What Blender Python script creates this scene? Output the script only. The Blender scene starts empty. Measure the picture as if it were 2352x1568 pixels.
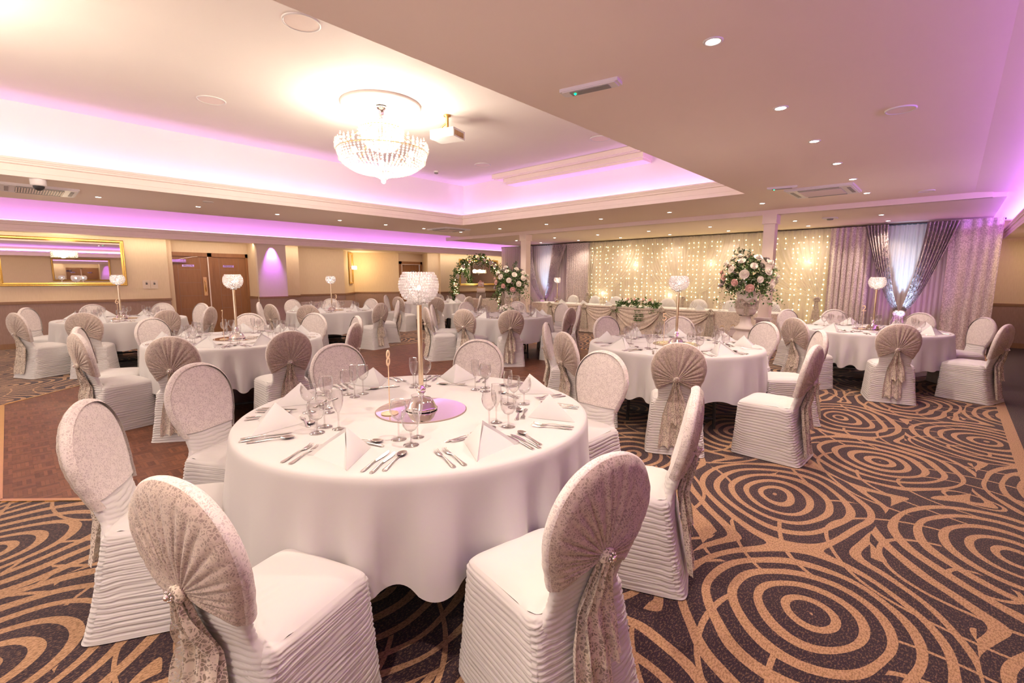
import bpy, math, random
from mathutils import Vector, Matrix, Euler, noise
PI = math.pi
random.seed(7)
SC = bpy.context.scene
COL = SC.collection

# ------------------------------------------------------------------ camera
cam_d = bpy.data.cameras.new('camera')
cam = bpy.data.objects.new('camera', cam_d)
COL.objects.link(cam)
SC.camera = cam
YAW, PITCH, ROLL = math.radians(43.1), math.radians(7.7), math.radians(0.2)
cam_d.sensor_fit = 'HORIZONTAL'; cam_d.sensor_width = 36.0
cam_d.lens = 36.0 * 1076.0 / 2352.0
cam_d.clip_start = 0.05; cam_d.clip_end = 100
F = Vector((-math.sin(YAW) * math.cos(PITCH), math.cos(YAW) * math.cos(PITCH), -math.sin(PITCH)))
R0 = Vector((math.cos(YAW), math.sin(YAW), 0)); U0 = R0.cross(F)
Rv = math.cos(ROLL) * R0 + math.sin(ROLL) * U0
Uv = math.cos(ROLL) * U0 - math.sin(ROLL) * R0
m3 = Matrix((Rv, Uv, -F)).transposed()
cam.matrix_world = Matrix.Translation((0, 0, 1.48)) @ m3.to_4x4()

# ------------------------------------------------------------------ world, exposure
SC.view_settings.view_transform = 'Standard'
SC.view_settings.look = 'None'
SC.view_settings.gamma = 1.0
SC.view_settings.use_curve_mapping = False
SC.view_settings.exposure = 0.55
w = bpy.data.worlds.new('world'); SC.world = w; w.use_nodes = True
w.node_tree.nodes['Background'].inputs[0].default_value = (1.0, 0.84, 0.76, 1)
w.node_tree.nodes['Background'].inputs[1].default_value = .85  # warm ambient fill, added through the open near end of the room
SC.cycles.use_denoising = True
SC.cycles.use_adaptive_sampling = True
SC.cycles.adaptive_threshold = 0.08
SC.cycles.adaptive_min_samples = 16
SC.cycles.max_bounces = 6
SC.cycles.diffuse_bounces = 4
SC.cycles.glossy_bounces = 2
SC.cycles.transmission_bounces = 3
SC.cycles.transparent_max_bounces = 8
SC.cycles.light_sampling_threshold = 0.03
SC.cycles.caustics_reflective = False
SC.cycles.caustics_refractive = False
SC.cycles.sample_clamp_indirect = 4.0
SC.cycles.sample_clamp_direct = 0.0

ZS, ZF, ZU, ZM = 2.79, 2.70, 3.80, 2.37      # main soffit, far soffit, tray ceiling, low edge soffit
WARM = (1.0, 0.80, 0.62)
PURP = (0.46, 0.13, 1.0)

def light(name, kind, loc, energy, color, rot=None, **kw):
    d = bpy.data.lights.new(name, kind)
    d.energy = energy; d.color = color
    for k, v in kw.items(): setattr(d, k, v)
    o = bpy.data.objects.new(name, d); COL.objects.link(o); o.location = loc
    if rot: o.rotation_euler = rot
    return o

def strip(name, a, b, up, energy, width=0.05, color=PURP):
    """strip light along a-b shining along up"""
    a, b, up = Vector(a), Vector(b), Vector(up).normalized()
    x = (b - a).normalized(); z = -up; y = z.cross(x)
    o = light(name, 'AREA', (a + b) / 2, energy, color, shape='RECTANGLE', size=(b - a).length, size_y=width)
    o.rotation_euler = Matrix((x, y, z)).transposed().to_euler()
    return o
# LED tape in the outer coves and around the raised ceiling, plus added wall fill
strip('led_left_cove', (-13.57, -3, 2.47), (-13.57, 14.9, 2.47), (-.1, 0, 1), 48)
strip('added_wall_fill', (-13.70, -3, 2.352), (-13.70, 14.9, 2.352), (-.45, 0, -1), 48, .1, (1.0, .82, .62))  # unseen strip added under the soffit to brighten the left wall
strip('added_wall_fill', (1.2, 11.5, 2.35), (1.2, 14.5, 2.35), (-.2, .3, -1), 14, .1, (1.0, .76, .5))  # unseen strip added to brighten the back wall at the right
strip('led_right_cove', (0.80, -1.4, 2.562), (0.80, 14.5, 2.562), (-1, 0, .45), 105)
strip('led_tray_left', (-9.28, -1.9, 2.93), (-9.28, 8.1, 2.93), (-.1, 0, 1), 17, .05, (.58, .28, 1.0))
strip('led_tray_right', (-2.37, -1.9, 2.93), (-2.37, 8.1, 2.93), (.1, 0, 1), 16, .05, (.58, .28, 1.0))
strip('led_tray_far', (-9.2, 8.08, 2.93), (-2.4, 8.08, 2.93), (0, .1, 1), 14, .05, (.58, .28, 1.0))

# ------------------------------------------------------------------ materials
MATS = {}
def nt(name):
    m = bpy.data.materials.new(name); m.use_nodes = True
    t = m.node_tree; t.nodes.clear()
    out = t.nodes.new('ShaderNodeOutputMaterial')
    MATS[name] = m
    return m, t, out
class G:
    """tiny node helper"""
    def __init__(s, t): s.t = t
    def n(s, kind, **kw):
        nd = s.t.nodes.new(kind)
        for k, v in kw.items(): setattr(nd, k, v)
        return nd
    def link(s, a, b): s.t.links.new(a, b)
    def math(s, op, a, b=None, c=None):
        nd = s.t.nodes.new('ShaderNodeMath'); nd.operation = op
        for i, v in enumerate((a, b, c)):
            if v is None: continue
            if isinstance(v, (int, float)): nd.inputs[i].default_value = v
            else: s.t.links.new(v, nd.inputs[i])
        return nd.outputs[0]
    def mix(s, f, a, b):
        nd = s.t.nodes.new('ShaderNodeMix'); nd.data_type = 'RGBA'
        for i, v in ((0, f), (6, a), (7, b)):
            if isinstance(v, (int, float)): nd.inputs[i].default_value = v
            elif isinstance(v, tuple): nd.inputs[i].default_value = (*v, 1)
            else: s.t.links.new(v, nd.inputs[i])
        return nd.outputs[2]
    def bsdf(s, **kw):
        nd = s.t.nodes.new('ShaderNodeBsdfPrincipled')
        names = dict(base='Base Color', rough='Roughness', metal='Metallic', trans='Transmission Weight', ior='IOR',
                     emis='Emission Color', estr='Emission Strength', sheen='Sheen Weight', alpha='Alpha', spec='Specular IOR Level', normal='Normal', sub='Subsurface Weight', coat='Coat Weight')
        for k, v in kw.items():
            i = nd.inputs[names[k]]
            if isinstance(v, tuple): i.default_value = (*v, 1) if len(v) == 3 else v
            elif isinstance(v, (int, float)): i.default_value = v
            else: s.t.links.new(v, i)
        return nd
    def obj(s, scale=(1, 1, 1), loc=(0, 0, 0), rot=(0, 0, 0), src='Object'):
        tc = s.t.nodes.new('ShaderNodeTexCoord'); mp = s.t.nodes.new('ShaderNodeMapping')
        s.t.links.new(tc.outputs[src], mp.inputs[0])
        mp.inputs['Scale'].default_value = scale; mp.inputs['Location'].default_value = loc; mp.inputs['Rotation'].default_value = rot
        return mp.outputs[0]
    def noise(s, v, scale, detail=3, rough=.5, dist=0):
        nd = s.n('ShaderNodeTexNoise'); nd.inputs['Scale'].default_value = scale; nd.inputs['Detail'].default_value = detail
        nd.inputs['Roughness'].default_value = rough; nd.inputs['Distortion'].default_value = dist
        if v is not None: s.link(v, nd.inputs['Vector'])
        return nd.outputs[0]
    def vor(s, v, scale, feature='F1', rnd=1):
        nd = s.n('ShaderNodeTexVoronoi'); nd.feature = feature; nd.inputs['Scale'].default_value = scale
        nd.inputs['Randomness'].default_value = rnd
        s.link(v, nd.inputs['Vector']); return nd
    def bump(s, h, strength=.3, dist=.01):
        nd = s.n('ShaderNodeBump'); nd.inputs['Strength'].default_value = strength; nd.inputs['Distance'].default_value = dist
        s.link(h, nd.inputs['Height']); return nd.outputs[0]
    def ss(s, x, lo, hi):
        nd = s.n('ShaderNodeMapRange'); nd.interpolation_type = 'SMOOTHSTEP'
        s.link(x, nd.inputs[0]); nd.inputs[1].default_value = lo; nd.inputs[2].default_value = hi
        return nd.outputs[0]

def simple(name, base, rough=.6, metal=0, **kw):
    m, t, out = nt(name); g = G(t)
    v = g.obj()
    n = g.noise(v, kw.pop('nscale', 9), 3)
    amt = kw.pop('var', .06)
    col = g.mix(n, tuple(c * (1 - amt) for c in base), tuple(min(1, c * (1 + amt)) for c in base))
    b = g.bsdf(base=col, rough=rough, metal=metal, **kw)
    g.link(b.outputs[0], out.inputs[0]); return m
def emit(name, col, strength):
    m, t, out = nt(name); e = t.nodes.new('ShaderNodeEmission')
    e.inputs[0].default_value = (*col, 1); e.inputs[1].default_value = strength
    t.links.new(e.outputs[0], out.inputs[0]); return m

simple('ceiling_paint', (.94, .80, .69), .75, var=.015, nscale=2)
simple('tray_paint', (.90, .82, .76), .75, var=.015, nscale=2)
simple('trim_paint', (.93, .79, .71), .5, var=.02)
simple('white_plastic', (.80, .76, .74), .4, var=.02)
simple('grey_plastic', (.30, .28, .27), .5)
simple('dark_plastic', (.03, .028, .03), .4)
simple('skirting_wood', (.33, .16, .07), .45, var=.15)
simple('napkin_linen', (.64, .63, .63), .8, var=.01, nscale=300)
simple('steel', (.72, .68, .66), .18, 1, var=.03)
simple('chrome', (.88, .84, .82), .07, 1, var=.02)
simple('brass', (.85, .60, .25), .25, 1, var=.08)
simple('champagne_metal', (.86, .70, .52), .16, 1, var=.03)
simple('gold_card', (.80, .58, .38), .45, 0)
simple('mirror_glass', (.90, .88, .86), .015, 1, var=.005)
simple('gold_frame', (.62, .38, .10), .35, .85, var=.3, nscale=60)
simple('urn_ceramic', (.80, .72, .67), .45, var=.03)
simple('velvet_mauve', (.62, .52, .52), .7, sheen=.6, var=.12, nscale=45)
simple('table_top', (.30, .22, .18), .5)
simple('black_metal', (.05, .045, .045), .5)
simple('rose_white', (.90, .84, .76), .6, var=.05)
simple('rose_pink', (.85, .55, .50), .6, var=.08)
simple('rose_mauve', (.52, .43, .45), .6, var=.1)
simple('cake_icing', (.90, .76, .70), .6, var=.02)
simple('cake_gold', (.75, .52, .20), .35, .7)
simple('wicker', (.45, .32, .22), .7, var=.2, nscale=80)
simple('bench_fabric', (.60, .48, .44), .8)
simple('orchid_white', (.92, .90, .84), .6)

def mat_leaf(name, a, b):
    m, t, out = nt(name); g = G(t)
    oi = t.nodes.new('ShaderNodeTexCoord')
    n = g.noise(g.obj(), 14, 2)
    col = g.mix(g.ss(n, .35, .65), a, b)
    bs = g.bsdf(base=col, rough=.45)
    g.link(bs.outputs[0], out.inputs[0])
mat_leaf('leaf_green', (.05, .12, .03), (.16, .28, .08))
mat_leaf('leaf_dark', (.035, .06, .03), (.10, .13, .07))

def mat_glass():
    m, t, out = nt('thin_glass'); g = G(t)
    tr = t.nodes.new('ShaderNodeBsdfTransparent'); tr.inputs[0].default_value = (.93, .91, .91, 1)
    gl = t.nodes.new('ShaderNodeBsdfGlossy'); gl.inputs['Roughness'].default_value = .03
    lw = t.nodes.new('ShaderNodeLayerWeight'); lw.inputs[0].default_value = .35
    f = g.math('MULTIPLY_ADD', lw.outputs['Facing'], 1.15, .12)
    f = g.math('POWER', f, 1.6)
    mx = t.nodes.new('ShaderNodeMixShader'); g.link(f, mx.inputs[0]); g.link(tr.outputs[0], mx.inputs[1]); g.link(gl.outputs[0], mx.inputs[2])
    g.link(mx.outputs[0], out.inputs[0])
mat_glass()
def mat_crystal(name, tint, em):
    m, t, out = nt(name); g = G(t)
    n = g.noise(g.obj(), 60, 1)
    nm = t.nodes.new('ShaderNodeBump'); nm.inputs['Strength'].default_value = .6; nm.inputs['Distance'].default_value = .02; g.link(n, nm.inputs['Height'])
    gl = t.nodes.new('ShaderNodeBsdfGlossy'); gl.inputs['Roughness'].default_value = .08; gl.inputs[0].default_value = (*tint, 1); g.link(nm.outputs[0], gl.inputs['Normal'])
    tl = t.nodes.new('ShaderNodeBsdfTranslucent'); tl.inputs[0].default_value = (*tint, 1)
    tp = t.nodes.new('ShaderNodeBsdfTransparent')
    a = t.nodes.new('ShaderNodeMixShader'); a.inputs[0].default_value = em; g.link(gl.outputs[0], a.inputs[1]); g.link(tl.outputs[0], a.inputs[2])
    b = t.nodes.new('ShaderNodeMixShader'); b.inputs[0].default_value = .12; g.link(a.outputs[0], b.inputs[1]); g.link(tp.outputs[0], b.inputs[2])
    g.link(b.outputs[0], out.inputs[0])
mat_crystal('crystal_bead', (1, .93, .92), .68)
mat_crystal('chandelier_crystal', (1, .97, .92), .75)

def mat_cloth(name, base, scale=500):
    m, t, out = nt(name); g = G(t)
    v = g.obj(); n = g.noise(v, 2.5, 3); n2 = g.noise(v, scale, 1)
    col = g.mix(n, tuple(c * .97 for c in base), base)
    b = g.bsdf(base=col, rough=.75, sheen=.15, normal=g.bump(n2, .06, .001))
    g.link(b.outputs[0], out.inputs[0])
mat_cloth('table_linen', (.56, .54, .54))
mat_cloth('spandex', (.63, .605, .60))
mat_cloth('head_linen', (.78, .76, .72))

def mat_lace(name, ground, thread, see=0.0, scale=1.0, gloss=.28):
    m, t, out = nt(name); g = G(t)
    v = g.obj()
    vd = g.n('ShaderNodeVectorMath'); vd.operation = 'ADD'; g.link(v, vd.inputs[0])
    nz = g.n('ShaderNodeTexNoise'); nz.inputs['Scale'].default_value = 30 * scale; g.link(v, nz.inputs['Vector'])
    sc = g.n('ShaderNodeVectorMath'); sc.operation = 'SCALE'; sc.inputs['Scale'].default_value = .03 / scale; g.link(nz.outputs['Color'], sc.inputs[0])
    g.link(sc.outputs[0], vd.inputs[1])
    vv = vd.outputs[0]
    e1 = g.vor(vv, 62 * scale, 'DISTANCE_TO_EDGE').outputs['Distance']
    th = g.math('LESS_THAN', e1, .11)
    n2 = g.noise(vv, 26 * scale, 2)
    motif = g.math('GREATER_THAN', n2, .56)
    e2 = g.vor(vv, 20 * scale, 'F1').outputs['Distance']
    ring = g.math('LESS_THAN', g.math('ABSOLUTE', g.math('SUBTRACT', e2, .33)), .07)
    a = g.math('MAXIMUM', th, ring); a = g.math('MAXIMUM', a, g.math('MULTIPLY', motif, .55))
    col = g.mix(a, ground, thread)
    spk = g.math('GREATER_THAN', g.noise(vv, 160 * scale, 1), .66)
    rough = g.math('SUBTRACT', .70, g.math('MULTIPLY', spk, gloss))
    b = g.bsdf(base=col, rough=rough, sheen=.3, metal=g.math('MULTIPLY', spk, .35), normal=g.bump(a, .5, .002))
    if see > 0:
        tp = t.nodes.new('ShaderNodeBsdfTransparent'); mx = t.nodes.new('ShaderNodeMixShader')
        f = g.math('MULTIPLY', g.math('SUBTRACT', 1, a), see)
        g.link(f, mx.inputs[0]); g.link(b.outputs[0], mx.inputs[1]); g.link(tp.outputs[0], mx.inputs[2]); g.link(mx.outputs[0], out.inputs[0])
    else: g.link(b.outputs[0], out.inputs[0])
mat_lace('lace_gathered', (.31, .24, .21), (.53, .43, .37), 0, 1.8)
mat_lace('lace_flat', (.52, .45, .44), (.70, .63, .60), 0, 1.6)  # lies flat on white; the front's brighter light is also put into the colour
mat_lace('lace_sash', (.42, .34, .28), (.66, .57, .48), .4, 1.3)
mat_lace('lace_cloth', (.50, .40, .34), (.74, .63, .54), 0, .8)

def mat_sheer(name, base, see):
    m, t, out = nt(name); g = G(t)
    n = g.noise(g.obj(scale=(40, 40, 1.5)), 3, 3)
    d = t.nodes.new('ShaderNodeBsdfDiffuse'); d.inputs[0].default_value = (*base, 1)
    tl = t.nodes.new('ShaderNodeBsdfTranslucent'); tl.inputs[0].default_value = (*base, 1)
    tp = t.nodes.new('ShaderNodeBsdfTransparent')
    a = t.nodes.new('ShaderNodeMixShader'); a.inputs[0].default_value = .5; g.link(d.outputs[0], a.inputs[1]); g.link(tl.outputs[0], a.inputs[2])
    b = t.nodes.new('ShaderNodeMixShader'); g.link(g.math('MULTIPLY_ADD', n, .14, see - .07), b.inputs[0]); g.link(a.outputs[0], b.inputs[1]); g.link(tp.outputs[0], b.inputs[2])
    g.link(b.outputs[0], out.inputs[0])
mat_sheer('white_voile', (.80, .75, .70), .40)
mat_sheer('swag_voile', (.80, .75, .70), .52)
mat_sheer('silver_voile', (.86, .78, .77), .10)
mat_cloth('backing_white', (.90, .82, .74))
def mat_crushed():
    m, t, out = nt('crushed_velvet'); g = G(t)
    v = g.obj(scale=(1, 1, .7)); n = g.noise(v, 55, 3, .6, .6)
    f = g.ss(n, .38, .64)
    col = g.mix(f, (.55, .45, .44), (.90, .80, .78))
    b = g.bsdf(base=col, rough=.45, sheen=.5, normal=g.bump(n, .5, .004))
    g.link(b.outputs[0], out.inputs[0])
mat_crushed()
def mat_sequin():
    m, t, out = nt('sequin_fabric'); g = G(t)
    v = g.obj(); vo = g.vor(v, 48); 
    c = vo.outputs['Color']
    sep = t.nodes.new('ShaderNodeSeparateColor'); g.link(c, sep.inputs[0])
    nm = t.nodes.new('ShaderNodeVectorMath'); nm.operation = 'SUBTRACT'; g.link(c, nm.inputs[0]); nm.inputs[1].default_value = (.5, .5, .5)
    sc = t.nodes.new('ShaderNodeVectorMath'); sc.operation = 'SCALE'; sc.inputs['Scale'].default_value = .9; g.link(nm.outputs[0], sc.inputs[0])
    ge = t.nodes.new('ShaderNodeNewGeometry'); ad = t.nodes.new('ShaderNodeVectorMath'); ad.operation = 'ADD'; g.link(ge.outputs['Normal'], ad.inputs[0]); g.link(sc.outputs[0], ad.inputs[1])
    no = t.nodes.new('ShaderNodeVectorMath'); no.operation = 'NORMALIZE'; g.link(ad.outputs[0], no.inputs[0])
    disc = g.math('LESS_THAN', vo.outputs['Distance'], .42)
    lit = g.math('MULTIPLY', disc, g.math('GREATER_THAN', sep.outputs[0], .55))
    col = g.mix(sep.outputs[1], (.72, .64, .66), (.97, .92, .92))
    base = g.mix(lit, (.60, .51, .52), col)
    b = g.bsdf(base=base, rough=.28, metal=g.math('MULTIPLY', lit, .9), normal=no.outputs[0])
    g.link(b.outputs[0], out.inputs[0])
mat_sequin()

def mat_wall(name, a, b_, sx=220, rough=.75, bumpy=.15):
    m, t, out = nt(name); g = G(t)
    v = g.obj(scale=(1, 1, .12)); n = g.noise(v, sx, 2); n2 = g.noise(g.obj(), 1.2, 2)
    col = g.mix(n, a, b_)
    b = g.bsdf(base=col, rough=rough, normal=g.bump(n, bumpy, .002))
    g.link(b.outputs[0], out.inputs[0])
mat_wall('wallpaper_cream', (.74, .57, .38), (.84, .67, .47), 60)
mat_wall('wallpaper_pilaster', (.74, .60, .48), (.80, .67, .55), 60)
mat_wall('wainscot_cloth', (.30, .19, .155), (.42, .28, .235), 90)
mat_wall('wood_door', (.27, .115, .045), (.40, .19, .08), 25, .4, .05)
mat_wall('wood_dado', (.28, .15, .08), (.36, .20, .11), 30, .4)

def mat_carpet():
    m, t, out = nt('swirl_carpet'); g = G(t)
    v = g.obj()
    # gently warp the plane so the rings are hand-drawn
    nz = g.n('ShaderNodeTexNoise'); nz.inputs['Scale'].default_value = 1.1; nz.inputs['Detail'].default_value = 1; g.link(v, nz.inputs['Vector'])
    sb = g.n('ShaderNodeVectorMath'); sb.operation = 'SUBTRACT'; g.link(nz.outputs['Color'], sb.inputs[0]); sb.inputs[1].default_value = (.5, .5, .5)
    sc = g.n('ShaderNodeVectorMath'); sc.operation = 'SCALE'; sc.inputs['Scale'].default_value = .22; g.link(sb.outputs[0], sc.inputs[0])
    ad = g.n('ShaderNodeVectorMath'); ad.operation = 'ADD'; g.link(v, ad.inputs[0]); g.link(sc.outputs[0], ad.inputs[1])
    sx = g.n('ShaderNodeSeparateXYZ'); g.link(ad.outputs[0], sx.inputs[0])
    X, Y = sx.outputs[0], sx.outputs[1]
    def dist(cx, cy, px, py, ex=.82, ey=1.12, sk=.22):
        lx = g.math('SUBTRACT', g.math('WRAP', g.math('SUBTRACT', X, cx), px / 2, -px / 2), 0.0)
        ly = g.math('WRAP', g.math('SUBTRACT', Y, cy), py / 2, -py / 2)
        a = g.math('DIVIDE', g.math('ADD', lx, g.math('MULTIPLY', ly, sk)), ex)
        b = g.math('DIVIDE', g.math('SUBTRACT', ly, g.math('MULTIPLY', lx, sk)), ey)
        return g.math('SQRT', g.math('ADD', g.math('MULTIPLY', a, a), g.math('MULTIPLY', b, b)))
    d1 = dist(-.75, 3.52, 1.12, 2.48)
    d2 = dist(-.33, 2.27, 1.12, 2.48)
    d = g.math('SMOOTH_MIN', d1, d2, .16)
    dn = g.noise(v, 2.2, 1)
    ph = g.math('ADD', g.math('MULTIPLY', d, 52), g.math('MULTIPLY', dn, 4.5))
    ph = g.math('ADD', ph, g.math('MULTIPLY', g.noise(v, .9, 0), 14))
    band = g.math('SINE', ph)
    wn = g.noise(v, 1.7, 1)
    band = g.math('GREATER_THAN', band, g.math('MULTIPLY_ADD', wn, 2.0, -.70))
    # a second family of wide interlocking loops between the rings
    d3 = dist(.24, 3.1, 2.24, 1.24, 1.0, .75, -.3)
    loop = g.math('LESS_THAN', g.math('ABSOLUTE', g.math('SUBTRACT', g.math('FRACT', g.math('MULTIPLY', d3, 3.6)), .5)), .045)
    loop = g.math('MULTIPLY', loop, g.math('GREATER_THAN', d, .36))
    tan = g.math('MAXIMUM', band, loop)
    fl = g.noise(g.obj(scale=(1, .45, 1)), 150, 2, .7)
    dark = g.mix(g.ss(fl, .52, .60), (.026, .014, .022), (.125, .068, .05))
    light_ = g.mix(g.ss(fl, .40, .56), (.25, .14, .075), (.42, .25, .145))
    col = g.mix(tan, dark, light_)
    # plain border to the right of a tan stripe
    ox = g.n('ShaderNodeSeparateXYZ'); g.link(v, ox.inputs[0])
    edge = g.math('GREATER_THAN', ox.outputs[0], .50)
    st = g.math('LESS_THAN', ox.outputs[0], .585)
    bcol = g.mix(st, dark, light_)
    col = g.mix(edge, col, bcol)
    b = g.bsdf(base=col, rough=.95, spec=.15, sheen=.15, normal=g.bump(fl, .6, .004))
    g.link(b.outputs[0], out.inputs[0])
mat_carpet()
def mat_parquet():
    m, t, out = nt('parquet'); g = G(t)
    S = .115
    v = g.obj(); sx = g.n('ShaderNodeSeparateXYZ'); g.link(v, sx.inputs[0]); X, Y = sx.outputs[0], sx.outputs[1]
    ix = g.math('FLOOR', g.math('DIVIDE', X, S)); iy = g.math('FLOOR', g.math('DIVIDE', Y, S))
    par = g.math('MODULO', g.math('ABSOLUTE', g.math('ADD', ix, iy)), 2)
    cx = g.math('MULTIPLY', X, g.math('SUBTRACT', 1, par)); cy = g.math('MULTIPLY', Y, par)
    along = g.math('ADD', cx, cy)
    fi = g.math('FLOOR', g.math('DIVIDE', along, S / 5))
    cmb = g.n('ShaderNodeCombineXYZ'); g.link(g.math('ADD', fi, 0), cmb.inputs[0]); g.link(ix, cmb.inputs[1]); g.link(iy, cmb.inputs[2])
    wn = g.n('ShaderNodeTexWhiteNoise'); wn.noise_dimensions = '3D'; g.link(cmb.outputs[0], wn.inputs[0])
    gr = g.noise(g.obj(scale=(1, 1, 1)), 40, 2)
    f = g.math('ADD', g.math('MULTIPLY', wn.outputs['Value'], .75), g.math('MULTIPLY', gr, .25))
    col = g.mix(f, (.075, .024, .012), (.21, .082, .042))
    ln = g.math('LESS_THAN', g.math('FRACT', g.math('DIVIDE', along, S / 5)), .07)
    col = g.mix(ln, col, (.05, .018, .01))
    b = g.bsdf(base=col, rough=g.math('MULTIPLY_ADD', gr, .2, .34), spec=.35)
    g.link(b.outputs[0], out.inputs[0])
mat_parquet()

emit('bulb_warm', (1, .86, .70), 28)
emit('led_glow', (.80, .50, 1.0), 2.5)
emit('fairy_bulb', (1, .80, .34), 10)
emit('arch_bulb', (1, .72, .30), 16)
emit('chandelier_lamp', (1, .90, .76), 170)
emit('sconce_lamp', (1, .82, .50), 30)
emit('tealight', (1, .85, .66), 45)
emit('candle_glow', (1, .55, .18), 10)
emit('green_led', (0, 1, .25), 8)
emit('uplight_lens', (.45, .70, 1), 6)

# ------------------------------------------------------------------ mesh helpers
class MB:
    def __init__(s): s.v = []; s.f = []; s.m = []; s.sm = []
    def add(s, vs, fs, mi=0, smooth=False):
        o = len(s.v); s.v += [tuple(p) for p in vs]
        for f in fs: s.f.append(tuple(i + o for i in f)); s.m.append(mi); s.sm.append(smooth)
    def box(s, lo, hi, mi=0):
        x0, y0, z0 = lo; x1, y1, z1 = hi
        s.add([(x0, y0, z0), (x1, y0, z0), (x1, y1, z0), (x0, y1, z0), (x0, y0, z1), (x1, y0, z1), (x1, y1, z1), (x0, y1, z1)],
              [(0, 3, 2, 1), (4, 5, 6, 7), (0, 1, 5, 4), (1, 2, 6, 5), (2, 3, 7, 6), (3, 0, 4, 7)], mi)
    def quad(s, a, b, c, d, mi=0): s.add([a, b, c, d], [(0, 1, 2, 3)], mi)
    def grid(s, pts, mi=0, closed_u=False, smooth=True, flip=False):
        """pts[row][col]"""
        nr, nc = len(pts), len(pts[0]); fs = []
        for r in range(nr - 1):
            for c in range(nc if closed_u else nc - 1):
                c2 = (c + 1) % nc
                q = (r * nc + c, r * nc + c2, (r + 1) * nc + c2, (r + 1) * nc + c)
                fs.append(q[::-1] if flip else q)
        s.add([p for row in pts for p in row], fs, mi, smooth)
    def lathe(s, prof, n=24, mi=0, c=(0, 0, 0), smooth=True):
        s.grid([[(c[0] + r * math.cos(2 * PI * k / n), c[1] + r * math.sin(2 * PI * k / n), c[2] + z) for k in range(n)] for r, z in prof], mi, True, smooth)
    def tube(s, path, r, n=8, mi=0, cap=True):
        P = [Vector(p) for p in path]; rows = []
        for i, p in enumerate(P):
            d = (P[min(i + 1, len(P) - 1)] - P[max(i - 1, 0)]).normalized()
            a = d.orthogonal().normalized() if i == 0 else (prev - d * prev.dot(d)).normalized()
            prev = a; b = d.cross(a); rr = r[i] if isinstance(r, (list, tuple)) else r
            rows.append([tuple(p + (a * math.cos(2 * PI * k / n) + b * math.sin(2 * PI * k / n)) * rr) for k in range(n)])
        s.grid(rows, mi, True, True)
        if cap:
            for row, fl in ((rows[0], True), (rows[-1], False)):
                s.add(row, [tuple(range(n))[::-1] if fl else tuple(range(n))], mi)
    def ball(s, c, r, n=6, mi=0, sc=(1, 1, 1)):
        rows = []
        for i in range(n + 1):
            a = PI * i / n
            rows.append([(c[0] + sc[0] * r * math.sin(a) * math.cos(2 * PI * k / (2 * n)), c[1] + sc[1] * r * math.sin(a) * math.sin(2 * PI * k / (2 * n)), c[2] - sc[2] * r * math.cos(a)) for k in range(2 * n)])
        s.grid(rows, mi, True, True)
    def build(s, name, mats, parent=None, loc=None):
        me = bpy.data.meshes.new(name); me.from_pydata(s.v, [], s.f)
        for m_ in ([mats] if isinstance(mats, str) else mats): me.materials.append(MATS[m_])
        me.polygons.foreach_set('material_index', s.m); me.polygons.foreach_set('use_smooth', s.sm); me.update()
        o = bpy.data.objects.new(name, me); COL.objects.link(o)
        if parent: o.parent = parent
        if loc: o.location = loc
        return o
def tag(o, label, cat, group=None, kind=None):
    o['label'] = label; o['category'] = cat
    if group: o['group'] = group
    if kind: o['kind'] = kind
    return o
def empty(name, loc, rz=0):
    o = bpy.data.objects.new(name, None); COL.objects.link(o); o.location = loc; o.rotation_euler = (0, 0, rz); o.empty_display_size = .1
    return o
def struct(o): o['kind'] = 'structure'; return o
KIDS = {}
def copy_tree(o, parent=None):
    c = o.copy(); COL.objects.link(c); c.parent = parent
    for ch in list(o.children): copy_tree(ch, c)
    return c
def nz(x, y, z=0): return noise.noise(Vector((x, y, z)))
def lerp(a, b, t): return a + (b - a) * t
def smooth(t): t = max(0, min(1, t)); return t * t * (3 - 2 * t)
# ------------------------------------------------------------------ room shell
def prism(mb, prof, y0, y1, axis='y', mi=0):
    """extrude a closed profile (a,z) along an axis"""
    n = len(prof)
    if axis == 'y': A = [(a, y0, z) for a, z in prof]; B = [(a, y1, z) for a, z in prof]
    else: A = [(y0, a, z) for a, z in prof]; B = [(y1, a, z) for a, z in prof]
    mb.add(A + B, [(i, (i + 1) % n, n + (i + 1) % n, n + i) for i in range(n)] + [tuple(range(n))[::-1], tuple(range(n, 2 * n))], mi)

b = MB(); b.box((-16.6, -3.2, -.1), (1.7, 15.2, 0)); struct(b.build('floor', 'swirl_carpet'))
oct_ = [(-7.9, -.18), (-8.85, .77), (-8.85, 7.15), (-7.9, 8.1), (-4.5, 8.1), (-3.55, 7.15), (-3.55, .77), (-4.5, -.18)][::-1]
b = MB(); n = len(oct_)
b.add([(x, y, 0) for x, y in oct_] + [(x, y, .004) for x, y in oct_], [tuple(range(n, 2 * n))] + [(i, (i + 1) % n, n + (i + 1) % n, n + i) for i in range(n)])
struct(b.build('floor', 'parquet'))
b = MB()
for i in range(n):
    p, q = Vector((*oct_[i], 0)), Vector((*oct_[(i + 1) % n], 0)); d = (q - p).normalized(); s_ = Vector((-d.y, d.x, 0)) * .018
    b.add([p - s_, q - s_, q + s_, p + s_] + [v + Vector((0, 0, .008)) for v in (p - s_, q - s_, q + s_, p + s_)], [(4, 5, 6, 7), (0, 1, 5, 4), (1, 2, 6, 5), (2, 3, 7, 6), (3, 0, 4, 7)])
struct(b.build('trim_1', 'brass'))

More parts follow.
